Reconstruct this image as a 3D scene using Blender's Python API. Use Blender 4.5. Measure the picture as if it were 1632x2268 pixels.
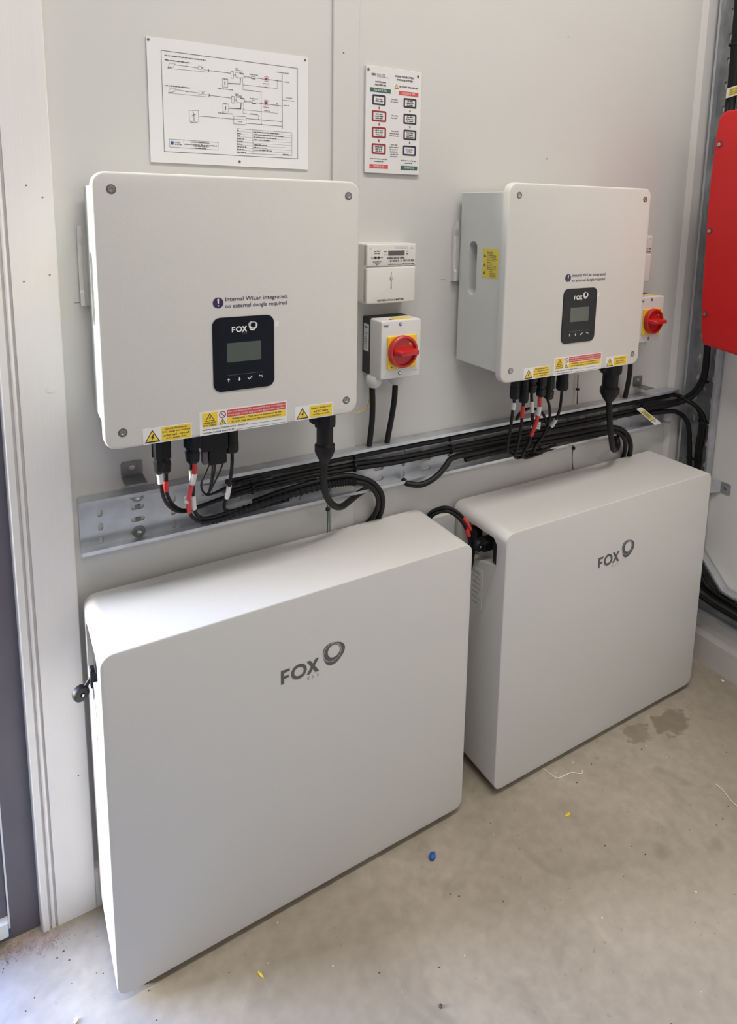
import bpy, bmesh, math, random
from mathutils import Vector, Matrix
random.seed(7)
for _o in list(bpy.data.objects): bpy.data.objects.remove(_o, do_unlink=True)
SC = bpy.context.scene
COL = SC.collection
PI = math.pi

# ------------------------------------------------------------------ camera
cam = bpy.data.cameras.new('camera'); camo = bpy.data.objects.new('camera', cam); COL.objects.link(camo)
_r = Vector((0.85919635, -0.51125141, 0.02009075)); _u = Vector((0.06566476, 0.14912658, 0.98663539)); _f = Vector((0.5074148, 0.84639427, -0.16170021))
M = Matrix.Identity(4)
for i in range(3): M[i][0] = _r[i]; M[i][1] = _u[i]; M[i][2] = -_f[i]
M.translation = Vector((0.055869, -1.222084, 1.347517))
camo.matrix_world = M
cam.sensor_fit = 'HORIZONTAL'; cam.sensor_width = 36.0
cam.lens = 1468.844 * 36.0 / 1632.0
cam.shift_x = -50.0 / 1632.0; cam.shift_y = -434.61 / 1632.0
cam.clip_start = 0.02
SC.camera = camo

# ------------------------------------------------------------------ light
W = bpy.data.worlds.new('sky'); SC.world = W; W.use_nodes = True
bg = W.node_tree.nodes['Background']
sk = W.node_tree.nodes.new('ShaderNodeTexSky'); sk.sky_type = 'NISHITA'; sk.sun_disc = False
sk.sun_elevation = math.radians(5); sk.sun_rotation = math.radians(-75); sk.air_density = 1.0; sk.dust_density = 4.0; sk.ozone_density = 2.0
tint = W.node_tree.nodes.new('ShaderNodeMix'); tint.data_type = 'RGBA'; tint.blend_type = 'MULTIPLY'; tint.inputs[0].default_value = 1.0; tint.inputs[7].default_value = (0.38, 0.52, 1.0, 1)
W.node_tree.links.new(sk.outputs[0], tint.inputs[6]); W.node_tree.links.new(tint.outputs[2], bg.inputs[0]); bg.inputs[1].default_value = 18.0      # hazy sky around a low sun beyond the door

def area(name, loc, sx, sy, power, col, rot=(0, 0, 0), portal=False):
    l = bpy.data.lights.new(name, 'AREA'); l.shape = 'RECTANGLE'; l.size = sx; l.size_y = sy; l.energy = power; l.color = col
    if portal: l.cycles.is_portal = True
    o = bpy.data.objects.new(name, l); COL.objects.link(o); o.location = loc; o.rotation_euler = rot
    return o
area('door_portal', (-0.56, 0.115, 1.0), 1.0, 2.0, 1.0, (1, 1, 1), (-PI / 2, 0, 0), True)     # daylight enters by the glazed door
area('ceiling_light_near', (0.58, -1.05, 3.34), 2.0, 0.35, 57, (1.0, 0.955, 0.90))
area('fill_light_far', (0.6, -3.4, 3.34), 2.2, 0.35, 26, (1.0, 0.955, 0.90))  # unseen lamp added as fill from deeper in the room

SC.view_settings.view_transform = 'Standard'; SC.view_settings.look = 'None'; SC.view_settings.gamma = 1.0
SC.view_settings.use_curve_mapping = False
SC.view_settings.exposure = -0.2

# ------------------------------------------------------------------ materials
MATS = {}
def mat(name, col, rough=0.5, metal=0.0, spec=0.5, var=0.0, vscale=8.0, bump=0.0, bscale=60.0, col2=None, stretch=None, trans=0.0):
    m = bpy.data.materials.new(name); m.use_nodes = True; nt = m.node_tree; b = nt.nodes['Principled BSDF']
    b.inputs['Base Color'].default_value = (*col, 1); b.inputs['Roughness'].default_value = rough; b.inputs['Metallic'].default_value = metal
    b.inputs['Specular IOR Level'].default_value = spec
    tc = nt.nodes.new('ShaderNodeTexCoord'); src = tc.outputs['Object']
    if stretch:
        mp = nt.nodes.new('ShaderNodeMapping'); mp.inputs['Scale'].default_value = stretch; nt.links.new(src, mp.inputs[0]); src = mp.outputs[0]
    if var > 0 or col2:
        n = nt.nodes.new('ShaderNodeTexNoise'); n.inputs['Scale'].default_value = vscale; n.inputs['Detail'].default_value = 5
        nt.links.new(src, n.inputs['Vector'])
        r = nt.nodes.new('ShaderNodeValToRGB'); r.color_ramp.elements[0].position = 0.35; r.color_ramp.elements[1].position = 0.7
        c2 = col2 or tuple(max(0, c * (1 - var)) for c in col)
        r.color_ramp.elements[0].color = (*c2, 1); r.color_ramp.elements[1].color = (*col, 1)
        nt.links.new(n.outputs['Fac'], r.inputs[0]); nt.links.new(r.outputs[0], b.inputs['Base Color'])
    if bump > 0:
        n2 = nt.nodes.new('ShaderNodeTexNoise'); n2.inputs['Scale'].default_value = bscale; n2.inputs['Detail'].default_value = 3
        nt.links.new(src, n2.inputs['Vector'])
        bp = nt.nodes.new('ShaderNodeBump'); bp.inputs['Strength'].default_value = bump; bp.inputs['Distance'].default_value = 0.002
        nt.links.new(n2.outputs['Fac'], bp.inputs['Height']); nt.links.new(bp.outputs[0], b.inputs['Normal'])
    MATS[name] = m
    return m
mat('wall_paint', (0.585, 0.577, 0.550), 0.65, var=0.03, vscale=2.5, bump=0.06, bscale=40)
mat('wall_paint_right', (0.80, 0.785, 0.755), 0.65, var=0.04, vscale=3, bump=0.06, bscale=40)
mat('wall_block', (0.50, 0.49, 0.47), 0.8, var=0.1, vscale=5, bump=0.2, bscale=30)
mat('trim_paint', (0.74, 0.715, 0.69), 0.5, var=0.05, vscale=6, bump=0.25, bscale=90, stretch=(1, 1, 0.05))
mat('ceiling_paint', (0.78, 0.77, 0.74), 0.8, var=0.03)
mat('skirting_paint', (0.62, 0.59, 0.55), 0.5, var=0.08, vscale=10, bump=0.1)
mat('frame_grey', (0.125, 0.115, 0.135), 0.45, var=0.15, vscale=6, bump=0.05)
mat('pale_strip', (0.72, 0.72, 0.72), 0.4, var=0.05)
mat('case_paint', (0.62, 0.605, 0.565), 0.5, var=0.015, vscale=3, bump=0.12, bscale=700)
mat('battery_paint', (0.60, 0.59, 0.565), 0.42, var=0.015, vscale=3, bump=0.10, bscale=800)
mat('case_body', (0.60, 0.62, 0.59), 0.45, var=0.02, vscale=4, bump=0.08, bscale=600)
mat('panel_black', (0.010, 0.011, 0.016), 0.14, spec=0.22, var=0.1, vscale=5)
mat('lcd', (0.085, 0.10, 0.085), 0.2, var=0.06, vscale=20)
mat('lcd_meter', (0.10, 0.085, 0.08), 0.3, var=0.05, vscale=20)
mat('print_white', (0.75, 0.75, 0.74), 0.5, var=0.03)
mat('print_grey', (0.16, 0.16, 0.16), 0.5, var=0.03)
mat('print_faint', (0.35, 0.345, 0.335), 0.5, var=0.03)
mat('logo_grey', (0.105, 0.103, 0.103), 0.35, var=0.05)
mat('print_black', (0.02, 0.02, 0.02), 0.6, var=0.05)
mat('print_purple', (0.035, 0.018, 0.085), 0.5, var=0.05)
mat('print_red', (0.62, 0.075, 0.075), 0.5, var=0.04)
mat('print_dred', (0.27, 0.02, 0.03), 0.5, var=0.04)
mat('print_navy', (0.02, 0.022, 0.07), 0.5, var=0.04)
mat('print_dark', (0.02, 0.024, 0.024), 0.5, var=0.04)
mat('print_green', (0.035, 0.12, 0.075), 0.5, var=0.04)
mat('print_blue', (0.03, 0.07, 0.25), 0.5, var=0.04)
mat('label_yellow', (0.80, 0.57, 0.05), 0.45, var=0.03)
mat('label_lemon', (0.75, 0.60, 0.06), 0.45, var=0.05)
mat('label_white', (0.74, 0.735, 0.72), 0.45, var=0.02)
mat('paper', (0.72, 0.715, 0.71), 0.55, var=0.015, vscale=4)
mat('sign_white', (0.70, 0.68, 0.67), 0.4, var=0.02, vscale=4)
mat('black_plastic', (0.011, 0.011, 0.013), 0.5, spec=0.3, var=0.2, vscale=20, bump=0.05, bscale=200)
mat('black_cable', (0.008, 0.008, 0.009), 0.5, spec=0.3, var=0.25, vscale=15, bump=0.05, bscale=120)
mat('red_sleeve', (0.60, 0.035, 0.03), 0.45, var=0.08, vscale=20)
mat('white_sleeve', (0.70, 0.69, 0.67), 0.5, var=0.04, vscale=20)
mat('galv', (0.60, 0.62, 0.65), 0.36, 0.65, var=0.28, vscale=22, bump=0.05, bscale=90, col2=(0.47, 0.49, 0.52))
mat('galv_dark', (0.34, 0.345, 0.345), 0.45, 0.85, var=0.25, vscale=26, col2=(0.22, 0.22, 0.22))
mat('galv_wall', (0.44, 0.45, 0.45), 0.45, 0.6, var=0.3, vscale=20, col2=(0.26, 0.265, 0.265))
mat('screw_steel', (0.38, 0.375, 0.37), 0.38, 0.85, var=0.15, vscale=80)
mat('steel', (0.60, 0.60, 0.60), 0.25, 1.0, var=0.1, vscale=40)
mat('dull_steel', (0.20, 0.195, 0.19), 0.45, 0.8, var=0.2, vscale=60)
mat('meter_plastic', (0.66, 0.645, 0.60), 0.4, var=0.015, bump=0.05, bscale=300)
mat('isolator_cover', (0.64, 0.63, 0.61), 0.4, var=0.015, bump=0.05, bscale=300)
mat('isolator_base', (0.03, 0.03, 0.034), 0.5, var=0.1)
mat('isolator_yellow', (0.86, 0.56, 0.03), 0.35, var=0.04)
mat('isolator_red', (0.52, 0.018, 0.018), 0.32, var=0.06, vscale=20)
mat('gland_grey', (0.60, 0.60, 0.58), 0.45, var=0.03)
mat('red_lid', (0.60, 0.012, 0.013), 0.42, var=0.05, vscale=5, bump=0.1, bscale=500)
mat('green_wire', (0.02, 0.09, 0.035), 0.45, var=0.2, vscale=40)
mat('yellow_wire', (0.62, 0.42, 0.06), 0.45, var=0.1, vscale=40)
mat('blue_plastic', (0.02, 0.10, 0.42), 0.4, var=0.2, vscale=60)
mat('yellow_plastic', (0.75, 0.55, 0.05), 0.45, var=0.1, vscale=60)
mat('thread', (0.80, 0.77, 0.70), 0.7, var=0.1, vscale=60)
mat('chip_white', (0.75, 0.74, 0.72), 0.6, var=0.1, vscale=60)
mat('grit', (0.10, 0.085, 0.07), 0.8, var=0.3, vscale=60)
mat('dirt', (0.40, 0.31, 0.25), 0.9, var=0.5, vscale=60, col2=(0.25, 0.19, 0.15))
mat('sawdust', (0.55, 0.47, 0.36), 0.9, var=0.2, vscale=60)

def floor_material():
    m = bpy.data.materials.new('concrete'); m.use_nodes = True; nt = m.node_tree; b = nt.nodes['Principled BSDF']
    tc = nt.nodes.new('ShaderNodeTexCoord'); L = nt.links.new
    def noise(s, d=6, dist=0.0):
        n = nt.nodes.new('ShaderNodeTexNoise'); n.inputs['Scale'].default_value = s; n.inputs['Detail'].default_value = d; n.inputs['Distortion'].default_value = dist
        L(tc.outputs['Object'], n.inputs['Vector']); return n
    def ramp(src, p0, p1, c0, c1):
        r = nt.nodes.new('ShaderNodeValToRGB'); r.color_ramp.elements[0].position = p0; r.color_ramp.elements[1].position = p1
        r.color_ramp.elements[0].color = (*c0, 1); r.color_ramp.elements[1].color = (*c1, 1); L(src, r.inputs[0]); return r
    def mix(fac, a, c, mode='MIX'):
        x = nt.nodes.new('ShaderNodeMix'); x.data_type = 'RGBA'; x.blend_type = mode
        if isinstance(fac, float): x.inputs[0].default_value = fac
        else: L(fac, x.inputs[0])
        for sock, v in ((6, a), (7, c)):
            if isinstance(v, tuple): x.inputs[sock].default_value = (*v, 1)
            else: L(v, x.inputs[sock])
        return x.outputs[2]
    base = ramp(noise(2.2, 7, 0.6).outputs['Fac'], 0.34, 0.68, (0.29, 0.247, 0.192), (0.405, 0.354, 0.284))
    fine = ramp(noise(38, 6).outputs['Fac'], 0.3, 0.75, (0.86, 0.86, 0.86), (1.05, 1.05, 1.05))
    c = mix(1.0, base.outputs[0], fine.outputs[0], 'MULTIPLY')
    blot = ramp(noise(7, 5, 1.2).outputs['Fac'], 0.56, 0.72, (0, 0, 0), (1, 1, 1))
    bl = nt.nodes.new('ShaderNodeMath'); bl.operation = 'MULTIPLY'; bl.inputs[1].default_value = 0.40; L(blot.outputs[0], bl.inputs[0])
    c = mix(bl.outputs[0], c, (0.19, 0.16, 0.13))
    veil = ramp(noise(14, 6, 2.0).outputs['Fac'], 0.60, 0.80, (0, 0, 0), (1, 1, 1))
    vm = nt.nodes.new('ShaderNodeMath'); vm.operation = 'MULTIPLY'; vm.inputs[1].default_value = 0.22; L(veil.outputs[0], vm.inputs[0])
    c = mix(vm.outputs[0], c, (0.50, 0.455, 0.39))
    spot = ramp(noise(70, 3).outputs['Fac'], 0.68, 0.74, (0, 0, 0), (1, 1, 1))
    sm = nt.nodes.new('ShaderNodeMath'); sm.operation = 'MULTIPLY'; sm.inputs[1].default_value = 0.5; L(spot.outputs[0], sm.inputs[0])
    c = mix(sm.outputs[0], c, (0.16, 0.135, 0.11))
    # a spilled brown stain in front of the far battery, with a ragged edge
    def blob(cx, cy, sx, sy):
        mp = nt.nodes.new('ShaderNodeMapping'); mp.inputs['Location'].default_value = (-cx * sx, -cy * sy, 0); mp.inputs['Scale'].default_value = (sx, sy, 1)
        L(tc.outputs['Object'], mp.inputs[0])
        ln = nt.nodes.new('ShaderNodeVectorMath'); ln.operation = 'LENGTH'; L(mp.outputs[0], ln.inputs[0])
        ad = nt.nodes.new('ShaderNodeMath'); ad.operation = 'ADD'; L(ln.outputs['Value'], ad.inputs[0])
        nn = nt.nodes.new('ShaderNodeMath'); nn.operation = 'MULTIPLY'; nn.inputs[1].default_value = 1.6; L(noise(45, 4).outputs['Fac'], nn.inputs[0]); L(nn.outputs[0], ad.inputs[1])
        dv = nt.nodes.new('ShaderNodeMath'); dv.operation = 'MULTIPLY'; dv.inputs[1].default_value = 0.4; L(ad.outputs[0], dv.inputs[0])
        return ramp(dv.outputs[0], 0.62, 0.70, (1, 1, 1), (0, 0, 0))
    for cx, cy, sx, sy, k in ((1.53, -0.262, 14, 24, 0.6), (1.42, -0.243, 22, 30, 0.5)):
        s = blob(cx, cy, sx, sy)
        q = nt.nodes.new('ShaderNodeMath'); q.operation = 'MULTIPLY'; q.inputs[1].default_value = k; L(s.outputs[0], q.inputs[0])
        c = mix(q.outputs[0], c, (0.14, 0.105, 0.075))
    L(c, b.inputs['Base Color'])
    rr = ramp(noise(5, 4).outputs['Fac'], 0.3, 0.7, (0.42, 0.42, 0.42), (0.6, 0.6, 0.6)); L(rr.outputs[0], b.inputs['Roughness'])
    bp = nt.nodes.new('ShaderNodeBump'); bp.inputs['Strength'].default_value = 0.12; bp.inputs['Distance'].default_value = 0.004
    L(noise(30, 6).outputs['Fac'], bp.inputs['Height']); L(bp.outputs[0], b.inputs['Normal'])
    MATS['concrete'] = m
floor_material()

def glass_material():
    m = bpy.data.materials.new('door_glass'); m.use_nodes = True; nt = m.node_tree; nt.nodes.clear()
    o = nt.nodes.new('ShaderNodeOutputMaterial'); t = nt.nodes.new('ShaderNodeBsdfTransparent'); g = nt.nodes.new('ShaderNodeBsdfGlossy')
    t.inputs[0].default_value = (0.93, 0.96, 0.95, 1); g.inputs['Roughness'].default_value = 0.03
    x = nt.nodes.new('ShaderNodeMixShader'); x.inputs[0].default_value = 0.07
    nt.links.new(t.outputs[0], x.inputs[1]); nt.links.new(g.outputs[0], x.inputs[2]); nt.links.new(x.outputs[0], o.inputs[0])
    MATS['door_glass'] = m
glass_material()

# ------------------------------------------------------------------ builders
def front(ox=0, oy=0, oz=0): return lambda u, v, w: (ox + u, oy - w, oz + v)      # a face that looks to the room (-y)
def left(ox=0, oy=0, oz=0): return lambda u, v, w: (ox - w, oy - u, oz + v)       # a face that looks to -x
def flat(ox=0, oy=0, oz=0): return lambda u, v, w: (ox + u, oy + v, oz + w)       # a face that looks up
def xyz(ox=0, oy=0, oz=0): return lambda u, v, w: (ox + u, oy + v, oz + w)

class MB:
    def __init__(s, fr=None): s.v = []; s.f = []; s.fr = fr or xyz()
    def add(s, vs, fs):
        n = len(s.v); s.v += [s.fr(*p) for p in vs]; s.f += [[i + n for i in f] for f in fs]; return s
    def box(s, a, b):
        (x0, y0, z0), (x1, y1, z1) = a, b
        return s.add([(x0, y0, z0), (x1, y0, z0), (x1, y1, z0), (x0, y1, z0), (x0, y0, z1), (x1, y0, z1), (x1, y1, z1), (x0, y1, z1)],
                     [(0, 3, 2, 1), (4, 5, 6, 7), (0, 1, 5, 4), (1, 2, 6, 5), (2, 3, 7, 6), (3, 0, 4, 7)])
    def rings(s, rings, cap0=True, cap1=True):
        n = len(rings[0]); vs = [p for r in rings for p in r]; fs = []
        for k in range(len(rings) - 1):
            for i in range(n):
                j = (i + 1) % n; fs.append((k * n + i, k * n + j, (k + 1) * n + j, (k + 1) * n + i))
        if cap0: fs.append(tuple(range(n - 1, -1, -1)))
        if cap1: fs.append(tuple((len(rings) - 1) * n + i for i in range(n)))
        return s.add(vs, fs)
    def prism(s, out, w0, w1, b=0.0, inset=None, n=3):
        """out: CCW outline in (u,v); rounded front edge of size b when inset(d) returns the outline shrunk by d"""
        r = [[(u, v, w0) for u, v in out]]
        if b > 0 and inset:
            for k in range(n + 1):
                t = PI / 2 * k / n; r.append([(u, v, w1 - b + b * math.sin(t)) for u, v in inset(b * (1 - math.cos(t)))])
        else: r.append([(u, v, w1) for u, v in out])
        return s.rings(r)
    def rbox(s, u0, v0, u1, v1, w0, w1, r=0.003, b=0.0, n=4):
        f = lambda d: rrect(u0 + d, v0 + d, u1 - d, v1 - d, max(r - d, 0.0002), n)
        return s.prism(f(0), w0, w1, b, f)
    def disc(s, u, v, r, w0, w1, b=0.0, n=20, ry=None):
        ry = ry or r
        f = lambda d: [(u + (r - d) * math.cos(2 * PI * i / n), v + (ry - d) * math.sin(2 * PI * i / n)) for i in range(n)]
        return s.prism(f(0), w0, w1, b, f)
    def quad(s, pts, w): return s.add([(u, v, w) for u, v in pts], [tuple(range(len(pts)))])
    def line(s, p, q, t, w):
        d = Vector((q[0] - p[0], q[1] - p[1])); L = d.length or 1e-6; nx, ny = -d.y / L * t / 2, d.x / L * t / 2; ex, ey = d.x / L * t / 2, d.y / L * t / 2
        return s.quad([(p[0] - nx - ex, p[1] - ny - ey), (q[0] - nx + ex, q[1] - ny + ey), (q[0] + nx + ex, q[1] + ny + ey), (p[0] + nx - ex, p[1] + ny - ey)], w)
    def poly(s, pts, t, w):
        for a, c in zip(pts, pts[1:]): s.line(a, c, t, w)
        return s
    def text(s, body, u0, v0, u1, v1, w, bold=0.0, align='fit'):
        vs, fs, bw, bh = text_mesh(body, bold)
        kx, ky = (u1 - u0) / bw, (v1 - v0) / bh
        if align == 'keep': kx = ky
        return s.add([(u0 + x * kx, v0 + y * ky, w) for x, y in vs], fs)
    def greek(s, u0, u1, v, h, w):
        """a line of print too small to read: a comb of strokes grouped in words"""
        u = u0
        while u < u1 - h * 0.3:
            for k in range(random.randint(2, 7)):
                if u > u1 - h * 0.3: break
                a = h * random.choice((0.7, 0.7, 1.0)); ww = h * random.uniform(0.34, 0.5)
                s.quad([(u, v), (u + ww, v), (u + ww, v + a), (u, v + a)], w); u += ww + h * 0.13
            u += h * 0.4
        return s
    def build(s, name, m, parent=None, smooth=False, kind=None):
        me = bpy.data.meshes.new(name); me.from_pydata(s.v, [], s.f); me.update()
        bm = bmesh.new(); bm.from_mesh(me); bmesh.ops.recalc_face_normals(bm, faces=bm.faces) if smooth else None
        bm.to_mesh(me); bm.free()
        if smooth:
            for p in me.polygons: p.use_smooth = True
            try: me.set_sharp_from_angle(angle=math.radians(40))
            except Exception: pass
        me.materials.append(MATS[m])
        o = bpy.data.objects.new(name, me); COL.objects.link(o)
        if parent: o.parent = parent
        if kind: o['kind'] = kind
        return o

def rrect(u0, v0, u1, v1, r, n=4):
    r = min(r, (u1 - u0) / 2 - 1e-5, (v1 - v0) / 2 - 1e-5); o = []
    for cx, cy, a in ((u1 - r, v0 + r, -90), (u1 - r, v1 - r, 0), (u0 + r, v1 - r, 90), (u0 + r, v0 + r, 180)):
        for k in range(n + 1):
            t = math.radians(a + 90 * k / n); o.append((cx + r * math.cos(t), cy + r * math.sin(t)))
    return o

_TXT = {}
def text_mesh(body, bold=0.0):
    key = (body, bold)
    if key not in _TXT:
        c = bpy.data.curves.new('txt', 'FONT'); c.body = body; c.size = 1.0; c.offset = bold; c.resolution_u = 2; c.fill_mode = 'FRONT'
        o = bpy.data.objects.new('txt', c); COL.objects.link(o); bpy.context.view_layer.update()
        me = bpy.data.meshes.new_from_object(o.evaluated_get(bpy.context.evaluated_depsgraph_get()))
        vs = [(v.co.x, v.co.y) for v in me.vertices]; fs = [tuple(p.vertices) for p in me.polygons]
        x0 = min(x for x, y in vs); y0 = min(y for x, y in vs); x1 = max(x for x, y in vs); y1 = max(y for x, y in vs)
        _TXT[key] = ([(x - x0, y - y0) for x, y in vs], fs, x1 - x0, y1 - y0)
        bpy.data.objects.remove(o, do_unlink=True); bpy.data.curves.remove(c); bpy.data.meshes.remove(me)
    return _TXT[key]

def holed(outer, holes, depth):
    """plate with holes in (u,v): vertices and faces, from w=0 to w=depth"""
    c = bpy.data.curves.new('plate', 'CURVE'); c.dimensions = '2D'; c.fill_mode = 'BOTH'; c.extrude = depth / 2
    for pts in [outer] + holes:
        sp = c.splines.new('POLY'); sp.points.add(len(pts) - 1); sp.use_cyclic_u = True
        for p, q in zip(sp.points, pts): p.co = (q[0], q[1], 0, 1)
    o = bpy.data.objects.new('plate', c); COL.objects.link(o); bpy.context.view_layer.update()
    me = bpy.data.meshes.new_from_object(o.evaluated_get(bpy.context.evaluated_depsgraph_get()))
    vs = [(v.co.x, v.co.y, v.co.z + depth / 2) for v in me.vertices]; fs = [tuple(p.vertices) for p in me.polygons]
    bpy.data.objects.remove(o, do_unlink=True); bpy.data.curves.remove(c); bpy.data.meshes.remove(me)
    return vs, fs

def carve(o, cutter):
    cutter.parent = o.parent
    md = o.modifiers.new('cut', 'BOOLEAN'); md.object = cutter; md.operation = 'DIFFERENCE'; md.solver = 'EXACT'
    bpy.context.view_layer.update()
    me = bpy.data.meshes.new_from_object(o.evaluated_get(bpy.context.evaluated_depsgraph_get()))
    o.modifiers.clear(); o.data = me
    bpy.data.objects.remove(cutter, do_unlink=True)

def spline(pts, n=8):
    P = [Vector(p) for p in pts]; P = [P[0] * 2 - P[1]] + P + [P[-1] * 2 - P[-2]]; o = []
    for i in range(1, len(P) - 2):
        for k in range(n):
            t = k / n; a, b, c, d = P[i - 1], P[i], P[i + 1], P[i + 2]
            o.append(0.5 * ((2 * b) + (c - a) * t + (2 * a - 5 * b + 4 * c - d) * t * t + (3 * b - a - 3 * c + d) * t ** 3))
    o.append(P[-2]); return o
def sweep(path, rad, seg=10):
    n = len(path); rings = []; t0 = (path[1] - path[0]).normalized(); ref = Vector((0, 0, 1)) if abs(t0.z) < 0.8 else Vector((1, 0, 0))
    x = t0.cross(ref).normalized()
    for i, p in enumerate(path):
        t = (path[min(i + 1, n - 1)] - path[max(i - 1, 0)]).normalized(); x = (x - t * x.dot(t)).normalized(); y = t.cross(x)
        r = rad(i / (n - 1)) if callable(rad) else rad
        rings.append([tuple(p + x * r * math.cos(2 * PI * k / seg) + y * r * math.sin(2 * PI * k / seg)) for k in range(seg)])
    return rings
def tube(name, path, rad, m, parent=None, seg=10, kind=None):
    return MB().rings(sweep(path, rad, seg)).build(name, m, parent, True, kind)
def cut(path, a, b):
    n = len(path); i, j = int(a * (n - 1)), max(int(a * (n - 1)) + 2, int(round(b * (n - 1)))); return path[i:j + 1]
def lathe(prof, at, axis='z', seg=20):
    """rings for a turned piece: prof = [(radius, distance along axis)]"""
    rs = []
    for r, h in prof:
        ring = []
        for k in range(seg):
            a, b = r * math.cos(2 * PI * k / seg), r * math.sin(2 * PI * k / seg)
            d = {'z': (a, b, h), 'y': (a, -h, b), 'x': (-h, a, b)}[axis]
            ring.append((at[0] + d[0], at[1] + d[1], at[2] + d[2]))
        rs.append(ring)
    return rs

def tag(o, label, cat, group=None):
    o['label'] = label; o['category'] = cat
    if group: o['group'] = group
    return o
def thing(name, label, cat, loc=(0, 0, 0), group=None, rz=0.0):
    o = bpy.data.objects.new(name, None); COL.objects.link(o); o.location = loc; o.rotation_euler = (0, 0, rz); o.empty_display_size = 0.02
    return tag(o, label, cat, group)
def copy_tree(o, parent=None):
    c = o.copy(); COL.objects.link(c); c.parent = parent
    for ch in list(o.children): copy_tree(ch, c)
    return c
def struct(o): o['kind'] = 'structure'; return o

# ================================================================== the setting
XR = 1.8342          # right wall
CEIL = 3.4
DX0, DX1, DTOP = -1.09, 0.05, 2.08     # door opening in the back wall
struct(MB().box((-1.9, -4.2, -0.1), (XR + 0.1, 0.35, 0.0)).build('floor', 'concrete'))
w = MB()
w.box((DX1, 0, 0), (XR + 0.1, 0.12, CEIL)).box((DX0, 0, DTOP), (DX1, 0.12, CEIL)).box((-1.9, 0, 0), (DX0, 0.12, CEIL))
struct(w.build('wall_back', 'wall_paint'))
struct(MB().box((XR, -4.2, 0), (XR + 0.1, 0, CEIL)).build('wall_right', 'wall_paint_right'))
struct(MB().box((-1.9, -4.2, 0), (-1.8, 0, CEIL)).build('wall_left', 'wall_block'))
struct(MB().box((-1.8, -4.2, 0), (XR, -4.1, CEIL)).build('wall_front', 'wall_block'))
struct(MB().box((-1.9, -4.2, CEIL), (XR + 0.1, 0.12, CEIL + 0.08)).build('ceiling', 'ceiling_paint'))
struct(MB().box((-4, 0.35, -0.12), (3, 6, -0.06)).build('floor_outside', 'concrete'))

def extr(out, z0, z1, name, m, parent=None, axis='z'):
    """outline in (x,y), counter-clockwise from above, pulled up from z0 to z1"""
    b = MB(); b.rings([[(x, y, z0) for x, y in out], [(x, y, z1) for x, y in out]]); return b.build(name, m, parent)
# battens that cover the joints between the wall boards
t1 = struct(extr([(0.6432, 0), (0.6432, -0.004), (0.6447, -0.0055), (0.6998, -0.0055), (0.7012, -0.004), (0.7012, 0)], 0, CEIL, 'trim_1', 'wall_paint'))
struct(extr([(1.757, 0), (1.757, -0.001), (1.773, -0.010), (XR, -0.010), (XR, 0)], 0, CEIL, 'trim_2', 'wall_paint'))
# door casing with its two routed grooves
x0 = 0.0469
cas = [(x0, 0.0), (x0, -0.0040), (x0 + 0.0042, -0.0160), (x0 + 0.0052, -0.0166), (x0 + 0.0145, -0.0166), (x0 + 0.0158, -0.0105), (x0 + 0.0178, -0.0105), (x0 + 0.0192, -0.0160),
       (x0 + 0.0215, -0.0166), (x0 + 0.0243, -0.0160), (x0 + 0.0260, -0.0105), (x0 + 0.0282, -0.0105), (x0 + 0.0292, -0.0166), (0.1415, -0.0166), (0.143, -0.0150), (0.143, 0.0)]
c1 = struct(extr(cas, 0, DTOP + 0.1, 'trim_3', 'trim_paint'))
for nx, nz in ((0.1056, 1.3696), (0.1272, 1.3517), (0.1305, 1.2276), (0.0931, 1.2182), (0.1255, 0.30)):
    MB(front(nx, -0.0166, nz)).disc(0, 0, 0.0015, 0, 0.0004, n=10).build('nail_head', 'print_grey', c1)
MB(front(0.1208, -0.0166, 1.0362)).disc(0, 0, 0.0068, 0, 0.0009, 0.0006, 14, 0.0058).build('filler_patch', 'chip_white', c1)
struct(MB().box((DX0 - 0.09, -0.0166, DTOP), (x0, 0, DTOP + 0.1)).build('trim_4', 'trim_paint'))
struct(MB().box((DX0 - 0.09, -0.0166, 0), (DX0, 0, DTOP)).build('trim_5', 'trim_paint'))
# skirtings
struct(MB().rings([[(xx, -0.0005, 0), (xx, -0.0166, 0), (xx, -0.0166, 0.070), (xx, -0.012, 0.082), (xx, -0.0005, 0.088)] for xx in (0.1432, 1.757)]).build('baseboard_back', 'skirting_paint'))
struct(MB().rings([[(XR - 0.0005, yy, 0), (XR - 0.0005, yy, 0.104), (XR - 0.007, yy, 0.101), (XR - 0.0125, yy, 0.090), (XR - 0.0145, yy, 0.084), (XR - 0.0145, yy, 0)] for yy in (-0.0105, -4.1)]).build('baseboard_right', 'skirting_paint'))
# small marks on the boards
for nm, (mx, mz) in (('wall_1', (1.2648, 1.7562)), ('wall_2', (1.2189, 1.4701))):
    m_ = MB(front(mx, 0, mz)).disc(0, 0, 0.0017, 0, 0.0006, n=10).build('nail_head', 'print_grey', bpy.data.objects['wall_back'])
MB(front(0.6653, -0.0055, 1.6421)).disc(0, 0, 0.0016, 0, 0.0006, n=10).build('nail_head', 'print_grey', t1)
for mx, mz in ((0.922, 1.1883), (0.1715, 1.1774)):
    MB(front(mx, 0, mz)).quad([(-0.006, -0.0006), (0.006, -0.0008), (0.006, 0.0004), (-0.006, 0.0006)], 0.0003).build('pencil_mark', 'print_grey', bpy.data.objects['wall_back'])

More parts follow.
